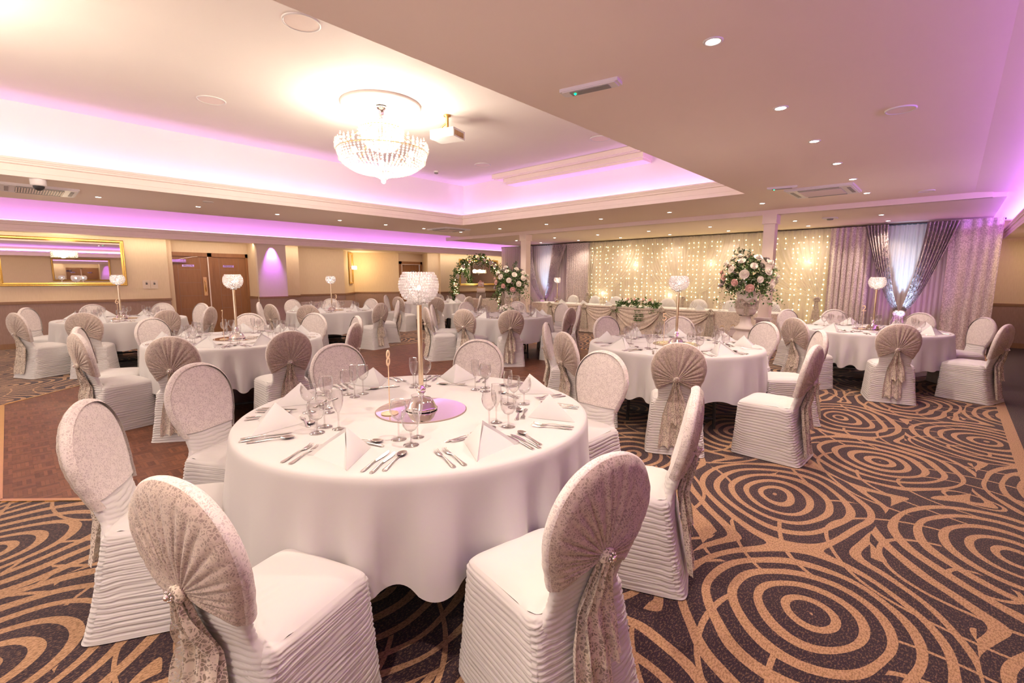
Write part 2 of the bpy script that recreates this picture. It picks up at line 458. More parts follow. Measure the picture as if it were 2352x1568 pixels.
TX0, TX1, TY0, TY1 = -9.15, -2.50, -2.0, 7.95
SL = .085
zs_at = lambda x: ZS - SL * (-11.74 - x)
b = MB(); T = .05
for lo, hi in (((-11.74, -3.2), (TX0, 10.17)), ((TX1 - .0, -3.2), (.10, 10.17)), ((TX0, TY1), (TX1, 10.17)), ((TX0, -3.2), (TX1, TY0))):
    b.box((lo[0], lo[1], ZS), (hi[0], hi[1], ZS + T))
b.box((-12.32, 10.17, ZF), (.45, 15, ZF + .15))
b.box((-13.85, -3.2, 3.3), (-11.69, 15, 3.35)); b.box((-13.85, -3.2, 2.44), (-13.75, 15, 3.3)); b.box((-11.74, -3.2, ZS + T), (-11.69, 15, 3.3))
b.box((-13.75, -3.2, 2.41), (-13.43, 15, 2.43))
prism(b, [(.10, ZS), (.10, ZS + T), (1.6, ZS - .13 + T), (1.6, ZS - .13)], -3.2, 15)
b.box((-16.6, -3.2, ZM), (-13.76, 15.2, ZM + .05)); b.box((1.0, -3.2, ZM), (1.6, 15.2, ZM + .05))
struct(b.build('ceiling', 'ceiling_paint'))
b = MB(); b.box((-9.5, -2.2, ZU), (-2.15, 8.3, ZU + .05)); 
Z1 = ZS + .03; b.box((-9.45, -2.2, Z1), (-9.40, 8.3, ZU)); b.box((-2.25, -2.2, Z1), (-2.2, 8.3, ZU)); b.box((-9.4, 8.2, Z1), (-2.25, 8.25, ZU)); b.box((-9.4, -2.25, Z1), (-2.25, -2.2, ZU))
struct(b.build('ceiling', 'tray_paint'))
# cornice lips of the raised ceiling
def lip(mb, edge, sgn, z0, z1, a0, a1, axis):
    h = z1 - z0
    pr = [(0, 0), (0, .26), (.004, .27), (0, .28), (0, .62), (.018, .66), (.018, .76), (.026, .79), (.026, .84), (.034, .88), (.034, 1), (-.05, 1), (-.05, .25), (-.05, 0)]
    pr = [(edge + sgn * (o + .004), z0 + h * f) for o, f in pr]
    prism(mb, pr, a0, a1, axis)
b = MB()
lip(b, TX0, 1, ZS + .001, 3.03, TY0, TY1 + .02, 'y'); lip(b, TX1, -1, ZS + .001, 3.03, TY0, TY1 + .02, 'y')
lip(b, TY1, -1, ZS + .001, 3.03, TX0, TX1, 'x')
struct(b.build('trim_2', 'trim_paint'))
b = MB(); lip(b, -13.42, 1, 2.355, 2.556, -3.2, 15, 'y'); b.box((-13.80, -3.2, 2.37), (-13.44, 15, 2.41)); struct(b.build('trim_3', 'trim_paint'))
b = MB(); lip(b, .70, -1, 2.355, 2.556, -1.5, 14.9, 'y'); b.box((.74, -1.5, 2.37), (1.05, 14.9, 2.41)); struct(b.build('trim_4', 'trim_paint'))
b = MB(); b.box((-7.9, 7.75, 3.71), (-4.15, 8.2, ZU)); b.box((-7.86, 7.79, 3.69), (-4.17, 8.2, 3.71)); b.box((-7.62, 7.84, 3.60), (-4.2, 8.2, 3.69)); b.box((-7.58, 7.88, 3.56), (-4.22, 8.2, 3.60))
struct(b.build('trim_5', 'trim_paint'))
# hot LED tape seen just behind the lips
b = MB(); b.box((-13.505, -3, 2.53), (-13.485, 14.9, 2.574)); b.box((-9.225, -1.9, 2.995), (-9.20, 8.1, 3.035)); b.box((-9.2, 8.0, 2.995), (-2.4, 8.02, 3.035)); b.box((.75, -1, 2.535), (.77, 14.9, 2.56))
tag(b.build('led_tape', 'led_glow'), 'violet LED tape glowing behind the ceiling cornices', 'lighting')

def wall(name, p, q, side, zt=ZM, up='wallpaper_cream', low=True, th=.12):
    """wall from p to q; side = +1: thickness to the left of p->q"""
    p, q = Vector((*p, 0)), Vector((*q, 0)); d = (q - p).normalized(); nrm = Vector((-d.y, d.x, 0)) * side
    def slab(mb, off, th_, z0, z1, mi, ext=0):
        a, c = p - d * ext, q + d * ext
        P = [a + nrm * off, c + nrm * off, c + nrm * (off + th_), a + nrm * (off + th_)]
        mb.add([(v.x, v.y, z0) for v in P] + [(v.x, v.y, z1) for v in P], [(0, 3, 2, 1), (4, 5, 6, 7), (0, 1, 5, 4), (1, 2, 6, 5), (2, 3, 7, 6), (3, 0, 4, 7)], mi)
    mb = MB()
    slab(mb, 0, th, 0, zt, 0)
    o = struct(mb.build(name, up))
    if low:
        mb = MB(); slab(mb, -.008, .02, .10, .91, 0); slab(mb, -.018, .03, .905, .965, 1, .012); slab(mb, -.024, .03, .93, .955, 1, .018); slab(mb, -.016, .03, 0, .11, 1, .01)
        mb.build('wainscot', ['wainscot_cloth', 'wood_dado'], o)
    return o
W = wall
W('wall_left', (-14, -3.2), (-14, 2.7), 1)
W('wall_left', (-14.12, 2.7), (-14.25, 2.7), -1, low=False)
W('wall_left', (-14.25, 4.56), (-13.62, 4.56), 1)
W('wall_left', (-13.5, 4.56), (-13.5, 5.30), 1, up='wallpaper_pilaster')
W('wall_left', (-14.0, 5.30), (-14.0, 5.85), 1)
W('wall_left', (-14.6, 5.80), (-14.6, 7.55), 1)
W('wall_left', (-14.6, 7.55), (-15.9, 8.6), 1)
W('wall_left', (-15.9, 8.6), (-14.95, 9.87), 1)
W('wall_left', (-15.0, 10.95), (-14.2, 10.62), 1)
W('wall_left', (-14.2, 10.62), (-14.1, 11.1), 1)
W('wall_left', (-14.0, 11.05), (-14.0, 14.95), 1)
b = MB(); b.box((-15.12, 9.8, 2.06), (-15.0, 11.0, ZM)); b.box((-14.37, 2.7, 2.10), (-14.25, 4.56, ZM)); struct(b.build('wall_left', 'wallpaper_cream'))
W('wall_back', (-14.1, 14.95), (1.6, 14.95), 1, zt=2.75)
W('wall_right', (1.5, 15), (1.5, -1.8), 1)

# doors of the left wall
def door_leaf(name, x, y0, y1, z1, sign=None, closer=False, plate=False):
    mb = MB(); mb.box((x - .05, y0, 0), (x, y1, z1))
    o = struct(mb.build(name, 'wood_door'))
    mb = MB(); s = .17
    mb.box((x, y0 + s - .005, .02), (x + .002, y0 + s, z1 - .02)); mb.box((x, y1 - s, .02), (x + .002, y1 - s + .005, z1 - .02))
    for k in range(1, 6): z = z1 * k / 6 ; mb.box((x, y0 + s, z), (x + .002, y1 - s, z + .006))
    mb.build('panel_groove', 'table_top', o)
    if sign:
        mb = MB(); yc = (y0 + y1) / 2 - .02; zc = z1 - .235
        mb.box((x + .002, yc - .13, zc - .028), (x + .010, yc + .13, zc + .028)); so = mb.build('sign_plate', 'steel', o)
        cu = bpy.data.curves.new('t', 'FONT'); cu.body = sign; cu.size = .055; cu.align_x = 'CENTER'; cu.align_y = 'CENTER'; cu.extrude = .001
        t = bpy.data.objects.new('t', cu); COL.objects.link(t); dg = bpy.context.evaluated_depsgraph_get(); dg.update()
        me = bpy.data.meshes.new_from_object(t.evaluated_get(dg)); bpy.data.objects.remove(t)
        me.materials.clear(); me.materials.append(MATS['dark_plastic'])
        lt = bpy.data.objects.new('lettering', me); COL.objects.link(lt); lt.parent = so; lt.location = (x + .012, yc, zc); lt.rotation_euler = (PI / 2, 0, PI / 2)
    if closer:
        mb = MB(); mb.box((x, y0 + .02, z1 - .16), (x + .06, y0 + .34, z1 - .085)); mb.tube([(x + .05, y0 + .2, z1 - .08), (x + .14, y0 + .40, z1 - .03), (x + .03, y0 + .60, z1 + .0)], .008)
        mb.build('door_closer', 'chrome', o)
    if plate:
        mb = MB(); mb.box((x + .001, y1 - .125, 1.0), (x + .008, y1 - .045, 1.48)); mb.tube([(x + .008, y1 - .085, 1.10), (x + .05, y1 - .085, 1.14), (x + .05, y1 - .085, 1.36), (x + .008, y1 - .085, 1.40)], .009)
        mb.build('handle', 'brass', o)
    return o
X = -14.25
door_leaf('door_1', X, 2.78, 3.60, 2.0, 'PRIVATE', True, True)
door_leaf('door_2', X, 3.70, 4.50, 2.0, 'PRIVATE')
b = MB(); b.box((X - .05, 2.70, 0), (X + .03, 2.78, 2.10)); b.box((X - .05, 3.60, 0), (X + .03, 3.70, 2.10)); b.box((X - .05, 4.50, 0), (X + .03, 4.56, 2.10)); b.box((X - .05, 2.70, 2.0), (X + .03, 4.56, 2.10))
b.box((X + .03, 2.765, 0), (X + .036, 2.785, 2.0), 1); b.box((X + .03, 3.595, 0), (X + .036, 3.62, 2.0), 1)
struct(b.build('trim_6', ['wood_door', 'trim_paint']))
o = door_leaf('door_3', -15.06, 10.02, 10.86, 1.98)
b = MB(); b.box((-15.05, 9.9, 0), (-14.98, 10.02, 2.08)); b.box((-15.05, 10.86, 0), (-14.98, 10.95, 2.08)); b.box((-15.05, 9.9, 1.98), (-14.98, 10.95, 2.08)); b.box((-14.98, 10.01, 0), (-14.97, 10.035, 1.98), 1); b.box((-14.98, 10.0, 1.965), (-14.97, 10.88, 1.985), 1)
struct(b.build('trim_7', ['wood_door', 'trim_paint']))
b = MB(); b.box((-15.055, 10.48, 1.70), (-15.05, 10.66, 1.75)); b.build('sign_plate', 'grey_plastic', o)

# columns carrying the far beam
for cx in (-9.05, -2.70):
    b = MB(); b.box((cx - .10, 10.13, 0), (cx + .10, 10.33, ZF - .16)); b.box((cx - .125, 10.10, ZF - .16), (cx + .125, 10.36, ZF)); b.box((cx - .13, 10.095, ZF - .17), (cx + .13, 10.365, ZF - .155)); b.box((cx - .13, 10.09, 0), (cx + .13, 10.37, .12))
    struct(b.build('column', 'trim_paint'))
b = MB(); b.box((-12.5, 10.12, ZF), (.30, 10.2, ZS + .02)); struct(b.build('ceiling', 'trim_paint'))

# ------------------------------------------------------------------ ceiling fittings
def tagn(o, *a, **k): return tag(o, *a, **k)
def downlight(x, y, z, label, group, power=32, spot=2.2):
    t = empty('downlight', (x, y, z)); tag(t, label, 'downlight', group)
    if 'b' not in KIDS:
        m1 = MB(); m1.lathe([(.036, -.001), (.040, -.006), (.052, -.005), (.054, 0)], 20); KIDS['b'] = m1.build('bezel', 'white_plastic', t)
        m2 = MB(); m2.lathe([(0, -.004), (.037, -.004)], 16); KIDS['l'] = m2.build('lamp', 'bulb_warm', t)
    else:
        for k in ('b', 'l'):
            c = KIDS[k].copy(); COL.objects.link(c); c.parent = t
    light('downlight_beam', 'SPOT', (x, y, z - .02), power, WARM, spot_size=spot, spot_blend=.7, shadow_soft_size=.035)
def words_i(i, n, a, b_):
    return ['nearest to the camera', 'second from the camera', 'third from the camera', 'fourth from the camera', 'fifth from the camera', 'sixth from the camera', 'seventh from the camera', 'eighth from the camera'][i]
for i, y in enumerate((2.81, 4.21, 5.41, 6.60, 7.75, 9.12)):
    downlight(-1.105, y, ZS, 'downlight in the row right of the raised ceiling, ' + words_i(i, 6, 0, 0), 'downlights along the right-hand ceiling', 78)
for i, y in enumerate((1.16, 2.58, 4.0, 5.38, 6.585, 7.753, 9.05)):
    downlight(-10.5, y, ZS, 'downlight in the row left of the raised ceiling, ' + words_i(i, 7, 0, 0), 'downlights along the left-hand ceiling', 44)
for i, x in enumerate((-9.014, -7.417, -5.863, -4.27, -2.577)):
    downlight(x, 9.14, ZS, 'downlight just before the far beam, number %s of five from the left' % ['one', 'two', 'three', 'four', 'five'][i], 'downlights before the beam', 48)
for r, (y, nm) in enumerate(((11.5, 'row behind the beam'), (12.75, 'row beside the curtains'))):
    for i, x in enumerate((-10.58, -9.0, -7.467, -5.915, -4.347, -2.58, -1.135)):
        downlight(x, y, ZF, 'small downlight in the %s, %s from the left' % (nm, ['first', 'second', 'third', 'fourth', 'fifth', 'sixth', 'seventh'][i]), 'downlights over the top table', 34)
for y in (1.4, 0.0, -1.4): light('downlight_beam', 'SPOT', (-1.105, y, ZS - .02), 85, WARM, spot_size=2.2, spot_blend=.7, shadow_soft_size=.035)
for y in (-.3, -1.7): light('downlight_beam', 'SPOT', (-10.5, y, ZS - .02), 34, WARM, spot_size=2.2, spot_blend=.7, shadow_soft_size=.035)
light('pilaster_spot', 'SPOT', (-13.40, 4.93, ZM - .02), 170, PURP, rot=(0, .30, 0), spot_size=1.0, spot_blend=.8, shadow_soft_size=.03)

def round_speaker(x, y, z, label, r=.115):
    t = empty('ceiling_speaker', (x, y, z)); tag(t, label, 'ceiling speaker')
    m = MB(); m.lathe([(r * .88, -.006), (r * .92, -.012), (r, -.008), (r, 0)], 32); m.build('rim', 'white_plastic', t)
    m = MB(); m.lathe([(0, -.007), (r * .89, -.006)], 32); m.build('grille', 'trim_paint', t)
round_speaker(-4.6, 2.07, ZU, 'round white ceiling speaker beside the edge of the raised ceiling, largest one', .17)
round_speaker(-7.4, 2.07, ZU, 'round ceiling speaker on the raised ceiling left of the chandelier', .17)
round_speaker(-4.55, 7.0, ZU, 'round ceiling speaker above the boxed cornice on the raised ceiling', .17)
round_speaker(-7.35, 6.95, ZU, 'round ceiling speaker beside the smoke detector on the raised ceiling', .17)
round_speaker(-.43, 4.87, ZS, 'round ceiling speaker right of the downlight row', .10)
round_speaker(-.43, 9.48, ZS, 'small round ceiling speaker just before the far beam at the right', .10)
round_speaker(-9.686, 2.536, ZS, 'small round ceiling speaker between the two left-hand cornices', .08)
t = empty('smoke_detector', (-8.53, 6.66, ZU)); tag(t, 'small smoke detector on the raised ceiling right of the chandelier', 'smoke detector')
m = MB(); m.lathe([(.055, 0), (.055, -.02), (.045, -.03)], 20); m.build('base', 'white_plastic', t)
m = MB(); m.lathe([(.045, -.03), (.04, -.055), (0, -.06)], 20); m.build('sensor_head', 'grey_plastic', t)
t = empty('smoke_detector', (-1.936, 11.39, ZF)); tag(t, 'square detector on the low ceiling right of the right-hand column', 'smoke detector')
m = MB(); m.box((-.12, -.12, -.02), (.12, .12, 0)); m.build('base', 'white_plastic', t)
m = MB(); m.lathe([(.06, -.02), (.05, -.045), (0, -.05)], 20); m.build('sensor_head', 'grey_plastic', t)
for (x, y, s, lb) in ((-1.95, 2.86, 1, 'emergency light with a green indicator near the raised ceiling edge'), (-1.93, 7.72, .9, 'emergency light with a green indicator beside the right-hand air conditioning cassette')):
    t = empty('emergency_light', (x, y, ZS), .20); tag(t, lb, 'emergency light')
    m = MB(); m.box((-.21 * s, -.05 * s, -.022), (.21 * s, .05 * s, 0)); m.box((-.19 * s, -.045 * s, -.028), (.19 * s, .045 * s, -.022)); m.build('housing', 'white_plastic', t)
    m = MB(); m.box((-.14 * s, -.032 * s, -.032), (.14 * s, .032 * s, -.028)); m.build('diffuser', 'grey_plastic', t)
    m = MB(); m.ball((-.11 * s, 0, -.032), .008); m.build('indicator_lamp', 'green_led', t)

def cassette(cx, cy, label, s=.42):
    t = empty('air_conditioner', (cx, cy, ZS)); tag(t, label, 'air conditioner')
    m = MB(); m.box((-s, -s, -.025), (s, s, 0)); m.box((-s + .02, -s + .02, -.035), (s - .02, s - .02, -.025)); m.build('fascia', 'white_plastic', t)
    for k in range(4):
        m = MB(); q = .60 * s; m.box((-q, s * .78, -.04), (q, s * .88, -.034)); o = m.build('air_flap', 'grey_plastic', t); o.rotation_euler = (0, 0, k * PI / 2)
    m = MB()
    q = s * .62; m.box((-q, -q, -.040), (q, q, -.036), 1)
    for k in range(18): yy = -q + (k + .3) * 2 * q / 18; m.box((-q, yy, -.046), (q, yy + .012, -.040), 0)
    m.build('intake_grille', ['trim_paint', 'grey_plastic'], t)
cassette(-1.55, 8.40, 'square ceiling cassette air conditioner above table 2')
cassette(-10.24, .46, 'square ceiling cassette air conditioner behind the dome camera')
cassette(-10.12, 8.30, 'square ceiling cassette air conditioner near the far left tray corner')
t = empty('dome_camera', (-9.25, .413, ZS)); tag(t, 'white dome security camera beside the left-hand cornice', 'security camera')
m = MB(); m.lathe([(.085, 0), (.085, -.07), (.078, -.085), (.062, -.088)], 24); m.build('housing', 'white_plastic', t)
m = MB(); m.lathe([(.062, -.085), (.058, -.11), (.040, -.135), (.018, -.148), (0, -.15)], 24); m.build('dome', 'dark_plastic', t)

# projector
t = empty('projector', (-5.55, 4.55, ZU)); tag(t, 'white ceiling projector hanging behind the crystal chandelier', 'projector'); t.rotation_euler = (0, 0, .3)
m = MB(); m.lathe([(.05, 0), (.05, -.02), (.02, -.03), (.02, -.22)], 16); m.tube([(0, 0, -.1), (-.10, .02, -.14), (-.16, .03, -.22)], .012); m.build('bracket', 'gold_frame', t)
m = MB(); m.box((-.20, -.15, -.34), (.20, .15, -.22)); m.box((-.19, -.155, -.33), (.19, .155, -.23)); m.build('body', 'white_plastic', t)
m = MB(); [m.box((.201, -.12 + k * .03, -.32), (.205, -.105 + k * .03, -.25)) for k in range(8)]; m.build('vent', 'gold_frame', t)

# ------------------------------------------------------------------ chandelier
def chandelier(cx, cy, label, full=True):
    t = empty('chandelier', (cx, cy, ZU)); tag(t, label, 'chandelier')
    m = MB(); m.lathe([(0, -.012), (.36, -.012), (.40, -.02), (.44, -.02), (.47, -.04), (.51, -.04), (.53, -.02), (.53, 0)], 64); m.build('ceiling_rose', 'tray_paint', t)
    m = MB(); m.lathe([(.0, -.03), (.075, -.03), (.06, -.05), (.035, -.08), (.028, -.16), (.03, -.19), (0, -.19)], 20); m.tube([(0, 0, -.19), (0, 0, -.95)], .008); m.build('canopy', 'chrome', t)
    m = MB(); R = .60
    for z, r in ((-.61, .60), (-.31, .285)): m.lathe([(r, z), (r + .007, z - .007), (r, z - .014), (r - .007, z - .007), (r, z)], 48)
    for k in range(6): a = k * PI / 3; m.tube([(0, 0, -.25), (.28 * math.cos(a), .28 * math.sin(a), -.32)], .006); m.tube([(.28 * math.cos(a), .28 * math.sin(a), -.34), (.60 * math.cos(a), .60 * math.sin(a), -.60)], .006)
    m.build('ring_frame', 'brass', t)
    m = MB()
    def strings(r0, z0, r1, z1, n, k, sag=.0, br=.014):
        for i in range(n):
            a = 2 * PI * i / n
            for j in range(k):
                f = j / (k - 1); r = lerp(r0, r1, f); z = lerp(z0, z1, f) - sag * math.sin(PI * f)
                m.ball((r * math.cos(a), r * math.sin(a), z), br, 3)
    strings(.60, -.62, .56, -.74, 64, 5); strings(.57, -.74, .20, -.88, 56, 13, .05); strings(.20, -.86, .10, -.93, 26, 4); strings(.10, -.92, .03, -.97, 14, 4)
    strings(.29, -.32, .26, -.46, 40, 6); strings(.26, -.46, .12, -.58, 30, 5, .02); strings(.24, -.22, .27, -.30, 26, 3)
    for i in range(48):
        a = 2 * PI * i / 48; h = .09 if i % 4 else .12
        for (dz, rr) in ((0, .02), (h * .45, .022), (h * .8, .014), (h, .008)): m.ball((.61 * math.cos(a), .61 * math.sin(a), -.59 + dz), rr, 3)
    m.ball((0, 0, -1.0), .032, 6)
    m.build('crystal_drops', 'chandelier_crystal', t)
    for i in range(12):
        a = 2 * PI * i / 12; m = MB(); r = .42 if i % 2 else .18; z = -.66 if i % 2 else -.40
        m.ball((r * math.cos(a), r * math.sin(a), z), .036, 6); m.build('lamp', 'chandelier_lamp', t)
    light('chandelier_glow', 'POINT', (cx, cy, ZU - .52), 52 if full else 95, (1, .83, .62), shadow_soft_size=.25)
    light('chandelier_glow', 'POINT', (cx, cy, ZU - .20), 18, (1, .86, .66), shadow_soft_size=.12)
    light('chandelier_glow', 'POINT', (cx, cy, ZU - 1.12), 60, (1, .83, .66), shadow_soft_size=.2)
chandelier(-5.9, 3.69, 'large tiered crystal chandelier glowing under the raised ceiling')
chandelier(-5.9, -.80, 'second crystal chandelier above the picture, seen only by its glow', False)

# ------------------------------------------------------------------ framed mirrors with crystal lamps
def framed(name, w_, h_, label, fw=.07, lamp=None):
    """stands in the YZ plane facing +x, origin at its centre back"""
    t = empty(name, (0, 0, 0)); tag(t, label, 'mirror')
    m = MB(); P = []
    prof = [(0, 0), (0, .02), (.012, .035), (.02, .028), (.045, .03), (.055, .022), (fw, .012), (fw, 0)]
    W2, H2 = w_ / 2, h_ / 2
    rows = []
    for sx_, sz in ((-1, -1), (1, -1), (1, 1), (-1, 1)):
        rows.append([(d, sx_ * (W2 - o), sz * (H2 - o)) for o, d in prof])
    rows.append(rows[0]); m.grid(rows, 0, False, False, True); m.build('frame', 'gold_frame', t)
    m = MB(); m.box((.004, -W2 + fw * .8, -H2 + fw * .8), (.010, W2 - fw * .8, H2 - fw * .8)); m.build('glass', 'mirror_glass', t)
    if lamp:
        lw, lh, lz = lamp
        l = MB(); l.box((.012, -.05, lz - .06), (.05, .05, lz + .06)); l.box((.05, -lw * .48, lz + lh * .38), (.16, lw * .48, lz + lh * .42))
        s = empty('wall_lamp', (0, 0, 0)); tag(s, 'lamp of hanging crystals on the ' + label, 'wall lamp')
        l.build('bracket', 'chrome', s)
        l = MB(); nn = int(lw / .028)
        for i in range(nn):
            for j in range(int(lh / .028)):
                l.ball((.17, -lw / 2 + i * lw / (nn - 1), lz - lh / 2 + j * .028 + .01), .0125, 3)
        for sd in (-1, 1):
            for q in range(5):
                for j in range(int(lh / .028)): l.ball((.05 + q * .028, sd * lw / 2, lz - lh / 2 + j * .028 + .01), .0125, 3)
        l.build('crystal_shade', 'chandelier_crystal', s)
        l = MB()
        for i in range(3): l.ball((.10, (i - 1) * lw * .3, lz), lh * .30, 6)
        l.build('lamp', 'sconce_lamp', s)
        return t, s
    return t, None
def place(t, loc, rz):
    t.location = loc; t.rotation_euler = (0, 0, rz)
t, s = framed('wall_mirror', 2.02, 1.02, 'wide gold framed mirror on the left wall', .07, (.40, .15, .17)); place(t, (-13.985, .88, 1.79), 0); place(s, (-13.985, .88, 1.79), 0)
light('wall_lamp_glow', 'POINT', (-13.7, .88, 1.96), 9, (1, .8, .5), shadow_soft_size=.08)
t, s = framed('wall_mirror', .62, 1.06, 'narrow gold framed mirror on the angled wall', .06, None); rz = math.atan2(1.3, 1.05); 
d = Vector((-1.3, 1.05, 0)).normalized(); c = Vector((-14.6, 7.55, 0)) + d * 1.02
ang = math.atan2(-d.x, d.y) if False else math.atan2(1.3, 1.05) - PI / 2 + PI / 2
nrm = Vector((d.y, -d.x, 0)); 
if nrm.x < 0: nrm = -nrm
ang = math.atan2(nrm.y, nrm.x)
place(t, (c.x + nrm.x * .012, c.y + nrm.y * .012, 1.80), ang)
sc_ = empty('wall_lamp', (c.x + nrm.x * .02, c.y + nrm.y * .02, 1.82), ang); tag(sc_, 'twin-shade crystal wall lamp on the narrow gold mirror', 'wall lamp')
m = MB(); m.box((.005, -.10, -.02), (.06, .10, .02)); m.build('bracket', 'chrome', sc_)
for sd in (-1, 1):
    m = MB(); m.lathe([(.055, -.06), (.06, 0), (.055, .06)], 16, 0, (.12, sd * .15, 0)); m.build('shade', 'chandelier_crystal', sc_)
    m = MB(); m.ball((.12, sd * .15, 0), .045); m.build('lamp', 'sconce_lamp', sc_)
light('wall_lamp_glow', 'POINT', (c.x + nrm.x * .32, c.y + nrm.y * .32, 1.86), 16, (1, .72, .34), shadow_soft_size=.08)
t, s = framed('wall_mirror', 2.1, 1.02, 'wide gold framed mirror behind the flower hoop', .07, (.44, .16, .05)); place(t, (-13.985, 13.0, 1.70), 0); place(s, (-13.985, 13.0, 1.70), 0)
light('wall_lamp_glow', 'POINT', (-13.7, 13.0, 1.75), 9, (1, .8, .5), shadow_soft_size=.08)
t, s = framed('wall_mirror', 2.02, 1.02, 'wide gold framed mirror on the right wall, seen only reflected', .07, None); place(t, (1.485, 2.4, 1.79), PI)
t = empty('wall_socket_panel', (-14, 2.32, 1.30)); tag(t, 'double cream blanking panel on the left wall beside the doors', 'wall panel')
for k in (-1, 1):
    m = MB(); m.box((.0, k * .075 - .072, -.10), (.008, k * .075 + .072, .10)); o = m.build('cover_plate', 'wallpaper_pilaster', t)
    m = MB(); m.box((.008, k * .075 - .015, .0), (.012, k * .075 + .022, .03)); m.box((.008, k * .075 - .015, .045), (.011, k * .075 + .02, .055)); m.build('switch', 'dark_plastic', o)
t = empty('bench', (-14.15, 6.7, 0)); tag(t, 'long low upholstered bench against the wall behind table 3', 'bench')
m = MB(); m.box((-.3, -.95, .05), (.15, .95, .40)); m.build('seat', 'bench_fabric', t)
m = MB(); m.box((-.3, -.95, .40), (-.15, .95, .74)); m.build('backrest', 'bench_fabric', t)
# ------------------------------------------------------------------ chair in a ruched cover
CH_TOP = .955
def xc(z):  # centre line of the back rest
    if z < .45: return -.205
    return -.205 - .105 * ((z - .45) / .50) - .012 * math.sin(PI * (z - .45) / .5)
HW = [(.36, .19), (.42, .178), (.48, .152), (.54, .155), (.60, .176), (.66, .199), (.72, .211), (.745, .2125)]
def hw(z):
    if z >= .745:
        f = min(1, (z - .745) / (CH_TOP - .745)); return .2125 * math.sqrt(max(0, 1 - f * f)) ** .92
    for (a, u), (b_, v_) in zip(HW, HW[1:]):
        if z <= b_: return lerp(u, v_, smooth((z - a) / (b_ - a)) * .5 + .5 * max(0, (z - a) / (b_ - a)))
    return HW[-1][1]
TH = .030
def thick(y, z):
    q = (abs(y) / max(hw(z), .01)) ** 2 if z <= .745 else (y / .2125) ** 2 + ((z - .745) / (CH_TOP - .745)) ** 2
    return TH * max(0, 1 - min(1, q)) ** .275
def ruche(s, z, freq, seed):
    ph = z * freq + 1.1 * nz(s * 2.3, z * 3, seed) + .5 * nz(s * 9, z * 9, seed + 5)
    v = math.sin(2 * PI * ph)
    a = .55 + .9 * abs(nz(s * 5, z * 12, seed + 9))
    return (1 - abs(v) ** .7 * (1 if v < 0 else .35)) * a - .4
def cover_mesh(seed):
    mb = MB(); N = 120; M = 150
    def loop(t):
        fx = lerp(.225, .205, t); bx = lerp(-.315, -.215, t ** .8); hy = lerp(.245, .208, t ** .8); return fx, bx, hy
    rows = []
    zt = .452
    for j in range(M + 1):
        t = j / M; z = .006 + t * (zt - .006); fx, bx, hy = loop(t); row = []
        if t > .93: k = (t - .93) / .07; shrink = .014 * k * k
        else: shrink = 0
        for i in range(N):
            u = i / N * 4; side = int(u); f = u - side
            cr = .035
            # walk the rectangle with rounded corners by superellipse
            a = 2 * PI * i / N + PI / 4
            ca, sa = math.cos(a), math.sin(a); e = .22
            X_ = math.copysign(abs(ca) ** e, ca); Y_ = math.copysign(abs(sa) ** e, sa)
            cx_, hx = (fx + bx) / 2, (fx - bx) / 2
            x = cx_ + X_ * (hx - shrink); y = Y_ * (hy - shrink)
            sl = z - .05 * (x / .3) * (abs(Y_) > .97) * (1 - t)
            am = .0085 * min(1, (1 - t) * 9 + .15) * min(1, t * 14 + .1)
            d = ruche(x * 1.3 + y * 2 + side * 7, sl, 46, seed) * am
            corner = min(1, max(0, (min(abs(X_), abs(Y_)) - .80) / .16)); d += corner * .003 * math.sin(z * 330)
            nx, ny = (X_ if abs(X_) > .96 else X_ * .5), (Y_ if abs(Y_) > .96 else Y_ * .5); L = math.hypot(nx, ny) or 1
            row.append((x + nx / L * d, y + ny / L * d, z))
        rows.append(row)
    mb.grid(rows, 0, True)
    # seat top
    fx, bx, hy = loop(1); rows = []
    for j in range(14):
        r = 1 - j / 13; row = []
        for i in range(N):
            a = 2 * PI * i / N + PI / 4; ca, sa = math.cos(a), math.sin(a); e = lerp(.9, .22, r)
            X_ = math.copysign(abs(ca) ** e, ca); Y_ = math.copysign(abs(sa) ** e, sa)
            x = (fx + bx) / 2 + X_ * ((fx - bx) / 2 - .014) * r; y = Y_ * (hy - .014) * r
            z = zt + .034 * (1 - r ** 5)
            rad = math.atan2(y, x + .30); z += .0035 * math.sin(rad * 34 + nz(x * 4, y * 4, seed)) * smooth((.10 - x) / .3) * (r > .05) * min(1, r * 3)
            row.append((x, y, z))
        rows.append(row)
    mb.grid(rows, 0, True)
    # back rest slab
    zs = [.36 + i * .0042 for i in range(92)]
    zs = [z for z in zs if z < .745] + [.745 + (CH_TOP - .745) * math.sin(k / 14 * PI / 2) for k in range(15)]
    rows = []
    for z in zs:
        h = max(hw(z), .001); row = []; tk = TH * min(1, .25 + h / .10)
        for i in range(56):
            a = 2 * PI * i / 56; ca, sa = math.cos(a), math.sin(a)
            y = h * sa; cx_ = math.copysign(abs(ca) ** .55, ca)
            fr = y / h if h > .01 else 0
            zz = z + (.03 * (1 - fr * fr) * (1 if ca > 0 else -.35)) * max(0, 1 - abs(z - .5) / .2)
            am = .0085 * smooth((.66 - z) / .08)
            d = ruche(y * 2 + (3 if ca > 0 else 8), zz, 46, seed) * am
            tk = thick(y, z); row.append((xc(z) + (1 if ca > 0 else -1) * tk * (1 + d / TH) if z > .62 else xc(z) + cx_ * (TH + d), y * (1 + d * .5), z))
        rows.append(row)
    mb.grid(rows, 0, True, flip=True)
    return mb
KZ = .652   # height of the sash knot
